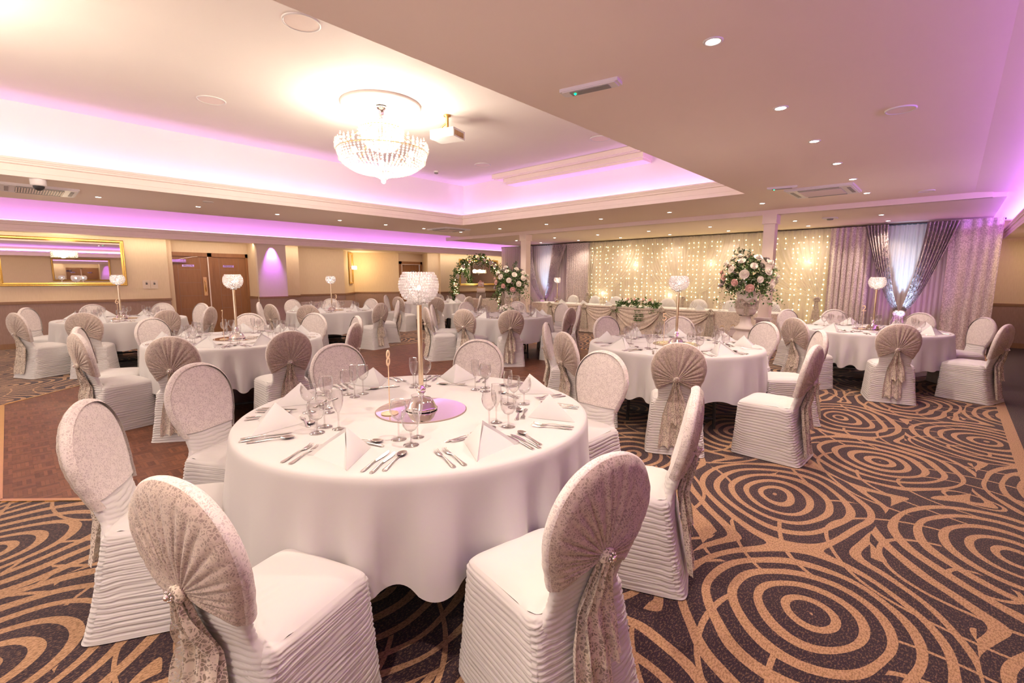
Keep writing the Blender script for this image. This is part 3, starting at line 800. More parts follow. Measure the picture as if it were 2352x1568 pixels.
def hood_mesh(seed, front=False):
    """front: the lace sheet laid over the front; back: pleats gathered to the knot"""
    mb = MB(); sg = -1
    NA, NR = 180, 16
    a0, a1 = math.radians(-34), math.radians(214)
    knoty = .012 * (seed - 1)
    def outline(a):
        lo, hi = 0, .6
        for _ in range(22):
            m = (lo + hi) / 2; y, z = knoty + m * math.cos(a), KZ + m * math.sin(a)
            if z < CH_TOP and abs(y) < hw(z): lo = m
            else: hi = m
        return lo + .004
    outs = [outline(lerp(a0, a1, i / NA)) for i in range(NA + 1)]
    rows = []
    for j in range(NR + 1):
        f = j / NR; row = []
        for i in range(NA + 1):
            a = lerp(a0, a1, i / NA); Rr = outs[i] * f
            y, z = knoty + Rr * math.cos(a), KZ + Rr * math.sin(a)
            h = max(hw(min(z, CH_TOP - .001)), .02); q = min(1, abs(y) / h)
            edge = max(0, 1 - f ** 7)
            surf = thick(y, z)
            w_ = a * 16 + 1.6 * nz(a * 2.5, seed * 3.7) + .8 * nz(a * 7, f * .8, seed)
            pl = abs(math.sin(w_)) ** .8 * (.013 * min(1, f * 2.6) * (1 - .75 * f ** 3)) * (.8 + .7 * abs(nz(a * 3, 0, seed + 2)))
            base = surf + .008 + (.018 * (1 - f) ** 3 + pl) * (edge * .95 + .05)
            row.append((xc(z) - base, y, z - .004 * (1 - f)))
        rows.append(row)
    # wrap over the rim to the front face
    mb.grid(rows, 0, False, True, True)
    lastrow = rows[-1]
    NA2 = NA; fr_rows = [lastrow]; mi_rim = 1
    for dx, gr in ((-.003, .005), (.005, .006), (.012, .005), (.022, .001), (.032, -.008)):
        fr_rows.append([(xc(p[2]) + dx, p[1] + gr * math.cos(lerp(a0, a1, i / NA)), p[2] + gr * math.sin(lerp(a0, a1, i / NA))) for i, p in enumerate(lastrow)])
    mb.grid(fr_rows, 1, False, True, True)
    # front sheet, straight hem
    rows = []; NZ, NY = 30, 24; hem = .575
    for j in range(NZ + 1):
        z = lerp(hem, CH_TOP + .004, math.sin(j / NZ * PI / 2)); h = hw(min(z, CH_TOP - .0005)) + .004; row = []
        for i in range(NY + 1):
            y = h * math.sin(lerp(-PI / 2, PI / 2, i / NY)); q = min(1, abs(y) / max(h, .01))
            tk = TH * min(1, .25 + max(hw(min(z, CH_TOP - .0005)), .001) / .10)
            x = xc(z) + thick(y, min(z, CH_TOP)) + .007 + .0015 * nz(y * 20, z * 20, seed)
            row.append((x, y, z + (.010 * nz(y * 8, 3, seed) if j == 0 else 0)))
        rows.append(row)
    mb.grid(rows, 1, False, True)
    return mb
def sash_mesh(seed):
    mb = MB(); rnd = random.Random(seed * 11 + 3); knoty = .012 * (seed - 1)
    def rear(z): return (xc(z) - TH) if z > .45 else lerp(-.318, -.235, (z / .45) ** .8)
    for (L, w0, w1, off, layer, dy) in ((.56, .024, .092 + .012 * rnd.random(), .020, 0, -.012 + .03 * rnd.random()), (.29 + .08 * rnd.random(), .022, .080, .040, 1, .015 * rnd.choice((-1, 1)))):
        NZ, NY = 34, 26; rows = []
        for j in range(NZ + 1):
            t = j / NZ; z = KZ - .01 - L * t; hwid = lerp(w0, w1, smooth(t * 1.5) * .8 + .2 * t); row = []
            for i in range(NY + 1):
                u = i / NY * 2 - 1
                y = knoty + dy * t * 1.6 + u * hwid + .006 * nz(u * 2, t * 4, seed + layer)
                fold = math.sin(u * 7.5 + 1.7 * nz(t * 2.2, layer, seed)) * .013 * min(1, t * 3 + .3) + .006 * math.sin(u * 17 + t * 5)
                x = rear(z) - off - fold - .008 * t
                zz = z - (.030 * abs(u) * (1 if layer else .4) + .012 * math.sin(u * 9)) * smooth((t - .75) * 4)
                row.append((x, y, zz))
            rows.append(row)
        mb.grid(rows, 0, False, True)
    # pouf of the knot
    rows = []
    for j in range(9):
        a = PI * j / 8; rows.append([(xc(KZ) - TH - .032 + .020 * math.cos(a), knoty + .030 * math.sin(a) * math.cos(2 * PI * k / 14) * (1 + .15 * math.sin(5 * k)), KZ + .026 * math.sin(a) * math.sin(2 * PI * k / 14)) for k in range(14)])
    mb.grid(rows, 0, True, True)
    return mb
PROTO = {}
def make_chair(seed):
    t = empty('banquet_chair', (0, 0, -50))
    cover_mesh(seed).build('chair_cover', 'spandex', t)
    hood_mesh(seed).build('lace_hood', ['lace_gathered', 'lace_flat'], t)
    s = sash_mesh(seed).build('lace_sash', 'lace_sash', t)
    m = MB(); ky = .012 * (seed - 1); m.ball((xc(KZ) - TH - .056, ky, KZ + .004), .009, 5)
    for k in range(8): m.ball((xc(KZ) - TH - .052, ky + .013 * math.cos(k * PI / 4), KZ + .004 + .013 * math.sin(k * PI / 4)), .0045, 3)
    m.build('brooch', 'chrome', s)
    return t
def flip_hood(seed):
    """plain white pleated fan hood, pleats to the front"""
    mb = hood_mesh(seed); out = MB()
    out.v = [(2 * xc(p[2]) - p[0], p[1], p[2]) for p in mb.v]; out.f = [f[::-1] for f in mb.f]; out.m = [0] * len(mb.f); out.sm = mb.sm
    return out
USED = set()
def place_chair(seed, x, y, rz, label, group, dz=0):
    if seed not in PROTO: PROTO[seed] = make_chair(seed)
    o = PROTO[seed]
    if seed in USED: o = copy_tree(o)
    USED.add(seed)
    o.location = (x, y, 0); o.rotation_euler = (0, 0, rz)
    tag(o, label, 'chair', group)
    return o

# ------------------------------------------------------------------ tableware
def glass_proto(name, prof, n=20):
    t = empty(name, (0, 0, -50))
    return t
def lathe_obj(name, prof, mat, parent, n=20):
    m = MB(); m.lathe(prof, n); return m.build(name, mat, parent)
GP = {}
def build_glass(kind):
    t = empty({'wine': 'wine_glass', 'water': 'water_goblet', 'flute': 'champagne_flute'}[kind], (0, 0, -50))
    if kind == 'wine': st, H, bowl = .085, .178, [(.004, 0), (.018, .010), (.030, .026), (.036, .045), (.037, .062), (.034, .080), (.031, .093)]
    elif kind == 'water': st, H, bowl = .060, .150, [(.004, 0), (.022, .010), (.035, .028), (.040, .050), (.040, .068), (.036, .090)]
    else: st, H, bowl = .080, .195, [(.004, 0), (.012, .012), (.021, .035), (.0255, .060), (.0265, .085), (.0245, .115)]
    fr = .034 if kind != 'flute' else .030
    lathe_obj('foot', [(0, 0), (fr, .0005), (fr, .0025), (fr * .5, .005), (.006, .010)], 'thin_glass', t)
    lathe_obj('stem', [(.006, .010), (.0038, .02), (.0034, st * .6), (.0045, st - .006), (.006, st)], 'thin_glass', t, 10)
    lathe_obj('bowl', [(r, st + z) for r, z in bowl] + [(bowl[-1][0] + .0007, st + bowl[-1][1] + .001), (bowl[-1][0] - .001, st + bowl[-1][1])], 'thin_glass', t)
    return t
def bar(mb, path, halfw, th=.0018, z0=.002):
    rows = []
    for (x, y, z), w_ in zip(path, halfw):
        rows.append([(x, y - w_, z0 + z), (x, y - w_ * .5, z0 + z + th), (x, y + w_ * .5, z0 + z + th), (x, y + w_, z0 + z), (x, y, z0 + z - th * .5)])
    mb.grid(rows, 0, True, True)
    mb.add(rows[0], [(0, 1, 2, 3, 4)]); mb.add(rows[-1], [(4, 3, 2, 1, 0)])
HANDLE = [(-.100, 0, 0), (-.096, 0, 0), (-.085, 0, .001), (-.06, 0, .002), (-.03, 0, .004), (0, 0, .006), (.02, 0, .006)]
HW_ = [.004, .009, .0105, .008, .0055, .0038, .0035]
def make_fork(s=1):
    m = MB(); bar(m, HANDLE + [(.035, 0, .003), (.046, 0, .001), (.060, 0, .001)], HW_ + [.006, .011, .012])
    for k in range(4):
        y = -.0095 + k * .0063; bar(m, [(.058, y, .001), (.075, y, .001), (.092, y, .004), (.100, y, .008)], [.0021, .0019, .0017, .0008], .0016)
    return m
def make_spoon():
    m = MB(); bar(m, HANDLE + [(.040, 0, .004)], HW_ + [.005])
    rows = []
    for j in range(7):
        f = j / 6; rows.append([(.065 + .030 * f * math.cos(2 * PI * k / 18), .019 * f * math.sin(2 * PI * k / 18), .003 + .008 * f * f) for k in range(18)])
    m.grid(rows, 0, True, True); m.grid([[(x, y, z - .0012) for x, y, z in r] for r in rows], 0, True, True, True)
    return m
def make_knife():
    m = MB(); bar(m, HANDLE[:6], [a * .9 for a in HW_[:6]], .003)
    P = [(.0, -.004), (.06, -.010), (.09, -.0085), (.108, -.002), (.112, .004), (.10, .006), (0, .005)]
    m.add([(x, y, .004) for x, y in P] + [(x, y, .0056) for x, y in P], [tuple(range(7))[::-1], tuple(range(7, 14))] + [(i, (i + 1) % 7, 7 + (i + 1) % 7, 7 + i) for i in range(7)])
    return m
def make_napkin(seed):
    rnd = random.Random(seed); m = MB(); t = empty('napkin', (0, 0, -50))
    # tent fold: two big triangular wings meeting on a ridge, open toward the guest (+x)
    ap = (-.012, 0, .118); fl, fr_ = (.085, -.135, 0), (.085, .135, 0); bk = (-.125, 0, .0); fm = (.020, 0, .0)
    def tri(a, b_, c, bulge, nrm, n=8):
        rows = []
        for j in range(n + 1):
            f = j / n; row = []
            for i in range(n + 1):
                g_ = i / n; p = [lerp(lerp(b_[q], c[q], g_), a[q], f) for q in range(3)]
                bl = bulge * math.sin(PI * g_) * (1 - f) * 2 * f ** .5
                row.append((p[0] + nrm[0] * bl, p[1] + nrm[1] * bl, p[2] + nrm[2] * bl + .001))
            rows.append(row)
        m.grid(rows, 0, False, True)
    tri(ap, fl, bk, .010, (-.3, -.8, .4)); tri(ap, bk, fr_, .010, (-.3, .8, .4))
    tri(ap, fm, fl, -.012, (.6, -.4, .4)); tri(ap, fr_, fm, -.012, (.6, .4, .4))
    m.build('outer_fold', 'napkin_linen', t)
    m = MB(); a2 = (.002, 0, .100)
    rows = [[(lerp(fl[0], a2[0], f) * .93 - .006, lerp(fl[1], 0, f) * .93, a2[2] * f), (lerp(fr_[0], a2[0], f) * .93 - .006, lerp(fr_[1], 0, f) * .93, a2[2] * f)] for f in [k / 6 for k in range(7)]]
    m.grid(rows, 0, False, True); m.build('inner_fold', 'napkin_linen', t)
    return t
TW = {}
def ware(kind, loc, rz, label, cat, group, tilt=0):
    if kind not in TW:
        if kind in ('wine', 'water', 'flute'): TW[kind] = build_glass(kind)
        elif kind.startswith('napkin'): TW[kind] = make_napkin(3)
        elif kind == 'fork': TW[kind] = make_fork().build('fork', 'steel')
        elif kind == 'spoon': TW[kind] = make_spoon().build('spoon', 'steel')
        elif kind == 'knife': TW[kind] = make_knife().build('knife', 'steel')
        o = TW[kind]
    else: o = copy_tree(TW[kind])
    o.location = loc; o.rotation_euler = (0, 0, rz)
    return tag(o, label, cat, group)

ZT = .764
def tablecloth(cx, cy, seed, label, R=.915, hem=.335):
    rnd = random.Random(seed); m = MB(); N = 420
    K = [(rnd.choice((11, 14, 16, 17, 18, 19)), rnd.random() * 6.28, rnd.uniform(.5, 1)) for _ in range(4)]
    def fold(a):
        b_ = a * 21 + 2.2 * math.sin(2 * a + seed) + 1.6 * math.sin(5 * a + seed * 2.3)
        c = math.cos(b_); return math.copysign(abs(c) ** .75, c) * (.75 + .45 * math.sin(3 * a + seed * 1.7))
    rows = []
    for r, dz in ((0, 0), (.3, 0), (.6, 0), (.80, 0), (.87, 0), (.895, 0), (.908, -.003), (.915, -.011)):
        rows.append([(r / .915 * R * math.cos(2 * PI * k / N), r / .915 * R * math.sin(2 * PI * k / N), ZT + dz) for k in range(N)])
    for j in range(1, 25):
        t = j / 24; row = []
        for k in range(N):
            a = 2 * PI * k / N; fo = fold(a); am = .034 * smooth(t * 1.15)
            r = R + .004 + .030 * t + am * fo
            z = ZT - .011 - (ZT - hem) * t - (.020 * fo) * t * t
            row.append((r * math.cos(a), r * math.sin(a), z))
        rows.append(row)
    m.grid(rows, 0, True, True, True)
    o = m.build('tablecloth', 'table_linen', None, (cx, cy, 0)); tag(o, label, 'tablecloth', 'white round tablecloths')
    return o
def round_table(cx, cy, rz, label):
    t = empty('round_table', (cx, cy, 0), rz); tag(t, label, 'table', 'round banquet tables')
    m = MB(); m.lathe([(0, .722), (.90, .722), (.905, .742), (.90, .758), (0, .758)], 64); m.build('tabletop', 'table_top', t)
    for sx_ in (-1, 1):
        m = MB()
        for sy in (-1, 1): m.tube([(sx_ * .52, sy * .40, .722), (sx_ * .55, sy * .42, 0.0)], .016)
        m.tube([(sx_ * .545, -.41, .10), (sx_ * .545, .41, .10)], .014); m.tube([(sx_ * .53, -.40, .45), (sx_ * .53, .40, .45)], .012); m.build('leg', 'black_metal', t)
    m = MB(); m.box((-.45, -.25, .30), (.45, -.235, .722)); m.box((-.45, .235, .30), (.45, .25, .722)); m.build('brace', 'black_metal', t)

def bead_globe(mb, c, R, rows_, n0, br, open_top=.62):
    for j in range(rows_):
        z = lerp(-.96, open_top, j / (rows_ - 1)); r = math.sqrt(1 - z * z); n = max(6, int(n0 * r))
        for i in range(n):
            a = 2 * PI * (i + .5 * (j % 2)) / n; mb.ball((c[0] + R * r * math.cos(a), c[1] + R * r * math.sin(a), c[2] + R * z * 1.0), br, 3)
def candle_holder(x, y, z, label, H=1.0, Hstem=.57, fine=True, R=.098):
    t = empty('crystal_candle_holder', (x, y, z)); light('tealight_glow', 'POINT', (x, y, z + Hstem + .10), 1.6, (1, .88, .78), shadow_soft_size=.02); tag(t, label, 'candle holder', 'tall crystal globe candle holders')
    m = MB(); m.lathe([(0, 0), (.085, 0), (.087, .008), (.078, .018), (.066, .045), (.050, .062), (.018, .068), (.014, .085), (.026, .100), (.026, .115), (.014, .128), (.012, .14)], 32); m.build('base', 'chrome', t)
    m = MB(); m.lathe([(.0125, .13), (.0135, .15), (.0135, Hstem - .01), (.013, Hstem)], 16); m.build('stem', 'champagne_metal', t)
    m = MB(); m.lathe([(.013, Hstem - .004), (.020, Hstem), (.026, Hstem + .002), (.026, Hstem + .016), (.018, Hstem + .018)], 20); m.build('cup', 'chrome', t)
    m = MB(); br = .0092 if fine else .0105
    bead_globe(m, (0, 0, Hstem + .018 + R * .85), R, 12 if fine else 10, 46 if fine else 34, br); m.build('crystal_globe', 'crystal_bead', t)
    m = MB(); m.ball((0, 0, Hstem + .018 + R * .7), .013, 5); m.build('tealight', 'tealight', t)
    return t
def number_stand(x, y, z, ch, rz, label, H=.26, size=.12):
    t = empty('table_number', (x, y, z), rz); tag(t, label, 'table number', 'gold table numbers')
    m = MB(); m.lathe([(0, 0), (.045, 0), (.045, .005), (0, .006)], 28); m.build('base', 'gold_card', t)
    m = MB(); m.tube([(0, 0, .004), (0, 0, H)], .0028, 8); m.build('rod', 'gold_card', t)
    cu = bpy.data.curves.new('t', 'FONT'); cu.body = ch; cu.size = size; cu.align_x = 'CENTER'; cu.extrude = .002
    tt = bpy.data.objects.new('t', cu); COL.objects.link(tt); dg = bpy.context.evaluated_depsgraph_get(); dg.update()
    me = bpy.data.meshes.new_from_object(tt.evaluated_get(dg)); bpy.data.objects.remove(tt)
    me.materials.clear(); me.materials.append(MATS['gold_card'])
    o = bpy.data.objects.new('number', me); COL.objects.link(o); o.parent = t; o.location = (0, 0, H - .004); o.rotation_euler = (PI / 2, 0, 0)
    return t
def mirror_plate(x, y, z, label, r=.245):
    m = MB(); m.lathe([(r - .004, .006), (r, .003), (r, 0), (0, 0)], 56, 1); m.lathe([(0, .006), (r - .004, .006)], 56, 0, smooth=False)
    o = m.build('mirror_plate', ['mirror_glass', 'table_top'], None, (x, y, z)); return tag(o, label, 'mirror', 'round mirror plates')

WORDS = {7: ['near', 'near right', 'far right', 'far', 'far left', 'left', 'near left'],
         8: ['near', 'near right', 'right', 'far right', 'far', 'far left', 'left', 'near left'],
         9: ['near', 'near right', 'front right', 'right', 'far right', 'far', 'far left', 'left', 'near left']}
TABLES = {
 '8': ((-2.10, 1.50), [-60, -110, -146, 170, 124, 75, 32, -14], 'number 8 table'),
 '5': ((-2.22, 5.0), [-64, 67, -29, 152, 112, -152, -110, 28], 'number 5 table'),
 '2': ((-.84, 8.5), [-118, 150, 116, 70, 32, -20, -72], 'number 2 table'),
 '7': ((-6.13, 1.8), [-110, -82, -38, 2, 120, 38, 82, 158, -155], 'number 7 table'),
 '6': ((-10.45, 1.3), [14, 50, 112, -63, -128, -26, -170, 146], 'number 6 table'),
 '3': ((-10.0, 4.85), [-116, -78, -168, -44, 156, 114, 16, 64], 'number 3 table'),
 '4': ((-6.36, 6.6), [-108, -138, -76, -42, 170, 124, 76, 8, 40], 'number 4 table'),
 '1': ((-11.4, 8.7), [-139, -80, -33, 136, 103, 6, 40], 'far table by the hoop')}
RT = {('4', -108): 1.62, ('5', -29): 1.65, ('8', -60): 1.44}
ROT = {('5', -29): 27, ('8', -60): -11, ('8', -110): -8, ('8', -146): -6, ('8', 32): -10, ('8', 75): 14, ('8', -14): 4, ('8', 170): 4,}
TILTED = {}
rj = random.Random(21)
for key, ((cx, cy), angs, tname) in TABLES.items():
    to_cam = math.degrees(math.atan2(-cy, -cx))
    order = sorted(angs, key=lambda a: (a - to_cam + 10) % 360)
    # start with the chair closest to the camera
    k0 = min(range(len(order)), key=lambda i: abs((order[i] - to_cam + 180) % 360 - 180))
    order = order[k0:] + order[:k0]
    words_ = WORDS[len(order)]
    num = {'8': 'the front table', '5': 'the middle-right table', '2': 'the right-end table', '7': 'the dance-floor table', '6': 'the mirror-side table', '3': 'the bench-side table', '4': 'the rose-bowl table', '1': 'the hoop-side table'}[key]
    round_table(cx, cy, math.radians(to_cam), 'round banquet table under the white cloth of %s' % num)
    tablecloth(cx, cy, int(key) * 7 + 1, 'white draped tablecloth covering %s' % num)
    for w_, a in zip(words_, order):
        ar = math.radians(a); Rr = RT.get((key, a), 1.45) - .315
        x, y = cx + Rr * math.cos(ar), cy + Rr * math.sin(ar)
        rz = ar + PI + math.radians(ROT.get((key, a), rj.uniform(-5, 5)))
        facing_cam = math.cos(ar - math.radians(to_cam)) < 0
        side = 'lace front showing' if facing_cam else 'sash side showing'
        place_chair(rj.randrange(3), x, y, rz, 'white chair at the %s side of %s, %s' % (w_, num, side), 'lace-hooded chairs at ' + num)
        # place setting
        u = Vector((math.cos(ar), math.sin(ar), 0)); v_ = Vector((-u.y, u.x, 0)); C = Vector((cx, cy, ZT))
        def P(r, t_): return C + u * r + v_ * t_
        j = lambda s_=.008: rj.uniform(-s_, s_)
        gname = ' at ' + num
        place = 'the %s place of %s' % (w_, num)
        ware('napkin', P(.73 + j(), j()), ar + rj.uniform(-.45, .45), 'white napkin folded into a tent at ' + place, 'napkin', 'tent napkins' + gname)
        ware('fork', P(.76, -.165 + j(.004)), ar + PI + j(.08), 'inner dinner fork beside the napkin at ' + place, 'fork', 'forks' + gname)
        ware('fork', P(.755, -.205 + j(.004)), ar + PI + j(.08), 'outer starter fork beside the napkin at ' + place, 'fork', 'forks' + gname)
        ware('knife', P(.76, .155 + j(.004)), ar + PI + j(.08), 'inner dinner knife beside the napkin at ' + place, 'knife', 'knives' + gname)
        ware('knife', P(.765, .190 + j(.004)), ar + PI + j(.08), 'outer side knife by the napkin at ' + place, 'knife', 'knives' + gname)
        ware('spoon', P(.735, .225 + j(.004)), ar + PI + j(.1), 'soup spoon beside the knives at ' + place, 'spoon', 'spoons' + gname)
        if key != '1':
            ware('spoon', P(.565 + j(), -.02), ar + PI / 2 + j(.12), 'dessert spoon above the napkin at ' + place, 'spoon', 'spoons' + gname)
            ware('fork', P(.590 + j(), .0), ar - PI / 2 + j(.12), 'dessert fork above the napkin at ' + place, 'fork', 'forks' + gname)
        g0 = rj.uniform(.10, .15)
        ware('wine', P(.50 + j(), g0), 0, 'tall wine glass at ' + place, 'glass', 'wine glasses' + gname)
        ware('water', P(.545 + j(), g0 + .085), 0, 'round water goblet at ' + place, 'glass', 'water goblets' + gname)
        ware('flute', P(.455 + j(), g0 + .07), 0, 'slim champagne flute at ' + place, 'glass', 'champagne flutes' + gname)
    mx, my = cx + .04, cy - .02
    if key == '4': continue
    mirror_plate(mx, my, ZT, 'round mirror plate under the candle holder of %s' % num)
    candle_holder(mx, my, ZT + .006, 'tall crystal globe candle holder in the middle of %s' % num, fine=key == '8')
    if key != '1':
        vd = Vector((-mx, -my, 0)).normalized(); sd_ = Vector((vd.y, -vd.x, 0))   # picture-left of the holder
        p = Vector((mx, my, 0)) + sd_ * -.0 + Vector((0, 0, 0))
        off = {'8': -.165, '5': -.13, '7': -.13, '6': -.04, '3': .09, '2': -.12}[key]
        right = Vector((-vd.y, vd.x, 0))
        q = Vector((mx, my, ZT + .006)) + right * off + vd * .06
        yaw = math.atan2(vd.y, vd.x) + PI / 2 + {'8': 1.3, '7': 1.35, '5': .35, '6': .35, '3': 0, '2': 0}[key]
        number_stand(q.x, q.y, q.z, key, yaw, 'gold number %s on a thin rod on %s' % ({'8': 'eight', '5': 'five', '2': 'two', '7': 'seven', '6': 'six', '3': 'three'}[key], num))
# table 4 has a low bowl of cream roses
def bloom(mb_parent, c, r, mat, name='bloom'):
    m = MB()
    for ring, (n, tilt, rr) in enumerate(((5, .25, .55), (6, .7, .8), (7, 1.15, 1.0))):
        for k in range(n):
            a = 2 * PI * (k + .5 * ring) / n; rows = []
            for j in range(4):
                f = j / 3; el = PI / 2 - tilt * f * 1.1; rad = r * rr * f
                row = []
                for i in range(5):
                    g_ = (i / 4 - .5) * 1.35 * (1 - .25 * f) * 2 * PI / n
                    row.append((rad * math.cos(a + g_) * math.sin(PI / 2 - el + .25), rad * math.sin(a + g_) * math.sin(PI / 2 - el + .25), r * (.75 * math.cos(tilt) * f + .12 * (2 - ring))))
                rows.append(row)
            m.grid(rows, 0, False, True)
    m.ball((0, 0, r * .35), r * .5, 5)
    return m.build(name, mat, mb_parent, c)
def leaves(mb, c, d, L, n, rnd, mi=0, spread=.5, lw=.35):
    """a sprig: stem along d with n leaves"""
    c = Vector(c); d = Vector(d).normalized(); side = d.orthogonal().normalized(); up = d.cross(side)
    for k in range(n):
        f = (k + .5) / n; p = c + d * L * f + Vector((0, 0, -L * .25 * f * f))
        a = rnd.uniform(0, 2 * PI); dirn = (d * rnd.uniform(.3, .9) + (side * math.cos(a) + up * math.sin(a))).normalized()
        ll = rnd.uniform(.035, .060); wv = dirn.cross(Vector((rnd.uniform(-1, 1), rnd.uniform(-1, 1), 1))).normalized() * ll * lw
        nrm = dirn.cross(wv).normalized() * ll * .12
        mb.add([p, p + dirn * ll * .45 + wv + nrm, p + dirn * ll, p + dirn * ll * .45 - wv + nrm, p + dirn * ll * .5], [(0, 1, 4), (1, 2, 4), (2, 3, 4), (3, 0, 4)], mi)
rf = random.Random(5)
cx, cy = -6.36, 6.6
t = empty('flower_bowl', (cx + .06, cy - .05, ZT)); tag(t, 'low bowl of cream roses in the middle of the rose-bowl table', 'flower arrangement')
m = MB(); m.lathe([(0, 0), (.06, 0), (.065, .01), (.08, .06), (.085, .10), (.078, .10)], 24); m.build('bowl', 'chrome', t)
m = MB(); 
for k in range(26): a = rf.uniform(0, 6.28); leaves(m, (.05 * math.cos(a), .05 * math.sin(a), .10), (math.cos(a), math.sin(a), rf.uniform(.1, .9)), .12, 5, rf)
m.build('foliage', 'leaf_green', t)
for k in range(16):
    a = k * 2.4; r = .028 * math.sqrt(k); b_ = bloom(t, (r * math.cos(a) * 1.1, r * math.sin(a) * 1.1, .18 - r * .65), .048, 'rose_white'); b_.rotation_euler = (0, r * 8 * .8, a)
    b_.rotation_euler = Euler((0, min(1.2, r * 11), math.atan2(math.sin(a), math.cos(a)))).to_matrix().to_euler()
vd = Vector((-cx, -cy, 0)).normalized(); q = Vector((cx, cy, ZT)) - vd * .06 + Vector((-vd.y, vd.x, 0)) * .12
number_stand(q.x, q.y, q.z, '4', math.atan2(vd.y, vd.x) + PI / 2, 'gold number four on a thin rod beside the rose bowl')
# ------------------------------------------------------------------ top table
HX0, HX1, HY0, HY1 = -9.30, -2.62, 10.82, 11.55
t = empty('top_table', ((HX0 + HX1) / 2, (HY0 + HY1) / 2, 0)); tag(t, 'long straight top table hidden under lace and linen before the curtains', 'table')
m = MB(); m.box((HX0 + .03 - t.location.x, HY0 + .03 - t.location.y, .72), (HX1 - .03 - t.location.x, HY1 - .03 - t.location.y, .75)); m.build('tabletop', 'table_top', t)
for k in range(8):
    x = lerp(HX0 + .3, HX1 - .3, (k // 2) / 3) - t.location.x; y = (-.25, .25)[k % 2]
    m = MB(); m.tube([(x, y, 0), (x, y, .72)], .018); m.build('leg', 'black_metal', t)
m = MB()
m.box((HX0, HY0, .752), (HX1, HY1, .762))
rows = []
for j in range(3):
    rows.append([(lerp(HX0 - .003, HX1 + .003, i / 200), HY0 - .004 - .002 * j, .763 - .03 * j) for i in range(201)])
m.grid(rows, 0, False, True)
o = m.build('tablecloth', 'head_linen'); tag(o, 'long white tablecloth along the top of the top table', 'tablecloth')
# lace front of the top table with folds, and both ends
m = MB(); path = []
for i in range(60): path.append((HX0, lerp(HY1, HY0, i / 59), 0, -1, 0))
for i in range(700): path.append((lerp(HX0, HX1, i / 699), HY0, i / 699, 0, -1))
for i in range(60): path.append((HX1, lerp(HY0, HY1, i / 59), 1, 1, 0))
rows = []
for j in range(26):
    f = j / 25; z = .755 - f * .735
    rows.append([(x + nx * (.012 + f * .035 + .018 * f * math.sin(s * 95 + 2 * nz(s * 14, f)) ) + .004 * nz(s * 50, f * 3), y + ny * (.012 + f * .04 + (.016 * f + .002) * math.sin(s * 95 + 3 * nz(s * 14, f)) + .014 * nz(s * 9, f * 2.5)), z) for x, y, s, nx, ny in path])
m.grid(rows, 0, False, True, True)
o = m.build('table_skirt', 'lace_cloth'); tag(o, 'champagne lace skirt hanging down the front of the top table', 'table skirt')
# swags and their gathered rosettes
knots = [-8.55, -7.35, -6.42, -5.10, -3.94]
m = MB()
for a, c in zip(knots[:3] + knots[3:4], knots[1:4] + knots[4:]):
    rows = []
    for j in range(16):
        f = j / 15
        rows.append([(lerp(a, c, i / 40), HY0 - .055 - .020 * math.sin(f * 26) * (1 - .3 * f) - .02 * math.sin(PI * i / 40) , .745 - .03 * f - (.52 if c - a > 1.2 else .34) * f ** 1.25 * math.sin(PI * i / 40) ** .8) for i in range(41)])
    m.grid(rows, 0, False, True, True)
tag(m.build('lace_swag', 'lace_cloth'), 'draped lace swags looped along the front of the top table', 'swag')
for k, x in enumerate(knots):
    t = empty('lace_bow', (x, HY0 - .07, .70)); tag(t, 'gathered lace bow with hanging tail on the top table front, %s from the left' % ['first', 'second', 'third', 'fourth', 'fifth'][k], 'bow', 'lace bows on the top table')
    m = MB(); rows = []
    for j in range(20):
        f = j / 19; rows.append([((i / 20 - .5) * lerp(.06, .30, f ** .8), -.012 - .022 * math.sin(i * 1.9 + k) * (.3 + f), .02 - .60 * f) for i in range(21)])
    m.grid(rows, 0, False, True); m.build('tail', 'lace_sash', t)
    m = MB()
    for j in range(9): a = j * .7; m.ball((.06 * math.cos(a) * (j % 3) / 2, -.03, .03 + .04 * math.sin(a)), .042, 5, 0, (1, .6, 1))
    m.build('rosette', 'lace_sash', t)
# garland
t = empty('flower_garland', (-5.80, 10.93, .763)); tag(t, 'long low garland of greenery and cream roses on the top table', 'flower arrangement')
m = MB(); r1 = random.Random(9)
for k in range(150):
    x = r1.uniform(-.52, .52); leaves(m, (x, r1.uniform(-.08, .05), .06 + .06 * (1 - abs(x) * 2)), (r1.uniform(-.6, .6) + x * 1.6, r1.uniform(-1, .4), r1.uniform(-.35, .9)), r1.uniform(.10, .2), 6, r1, 0, lw=.42)
for k in range(22): leaves(m, (r1.uniform(-.05, .22), -.13, .02), (r1.uniform(-.1, .3), -.35, -1), .3, 8, r1, 0, lw=.42)
for k in range(14): leaves(m, (r1.choice((-.55, .5)) + r1.uniform(-.1, .1), -.10, .04), (r1.uniform(-.4, .4), -.6, -.7), .18, 6, r1, 0, lw=.42)
m.build('foliage', 'leaf_green', t)
for k in range(13):
    x = -.42 + k * .07; b_ = bloom(t, (x, -.06 - .05 * (k % 2), .13 + .03 * ((k * 7) % 3)), .042, ('rose_white', 'rose_white', 'rose_pink')[k % 3], 'rose'); b_.rotation_euler = (.9, 0, r1.uniform(-.4, .4))
for k, (x, lab) in enumerate(((-8.60, 'left end of the top table, before the pale curtains'), (-3.35, 'top table beside the right-hand urn'))):
    candle_holder(x + .0, 11.15, .763, 'crystal globe candle holder on the ' + lab, fine=False)
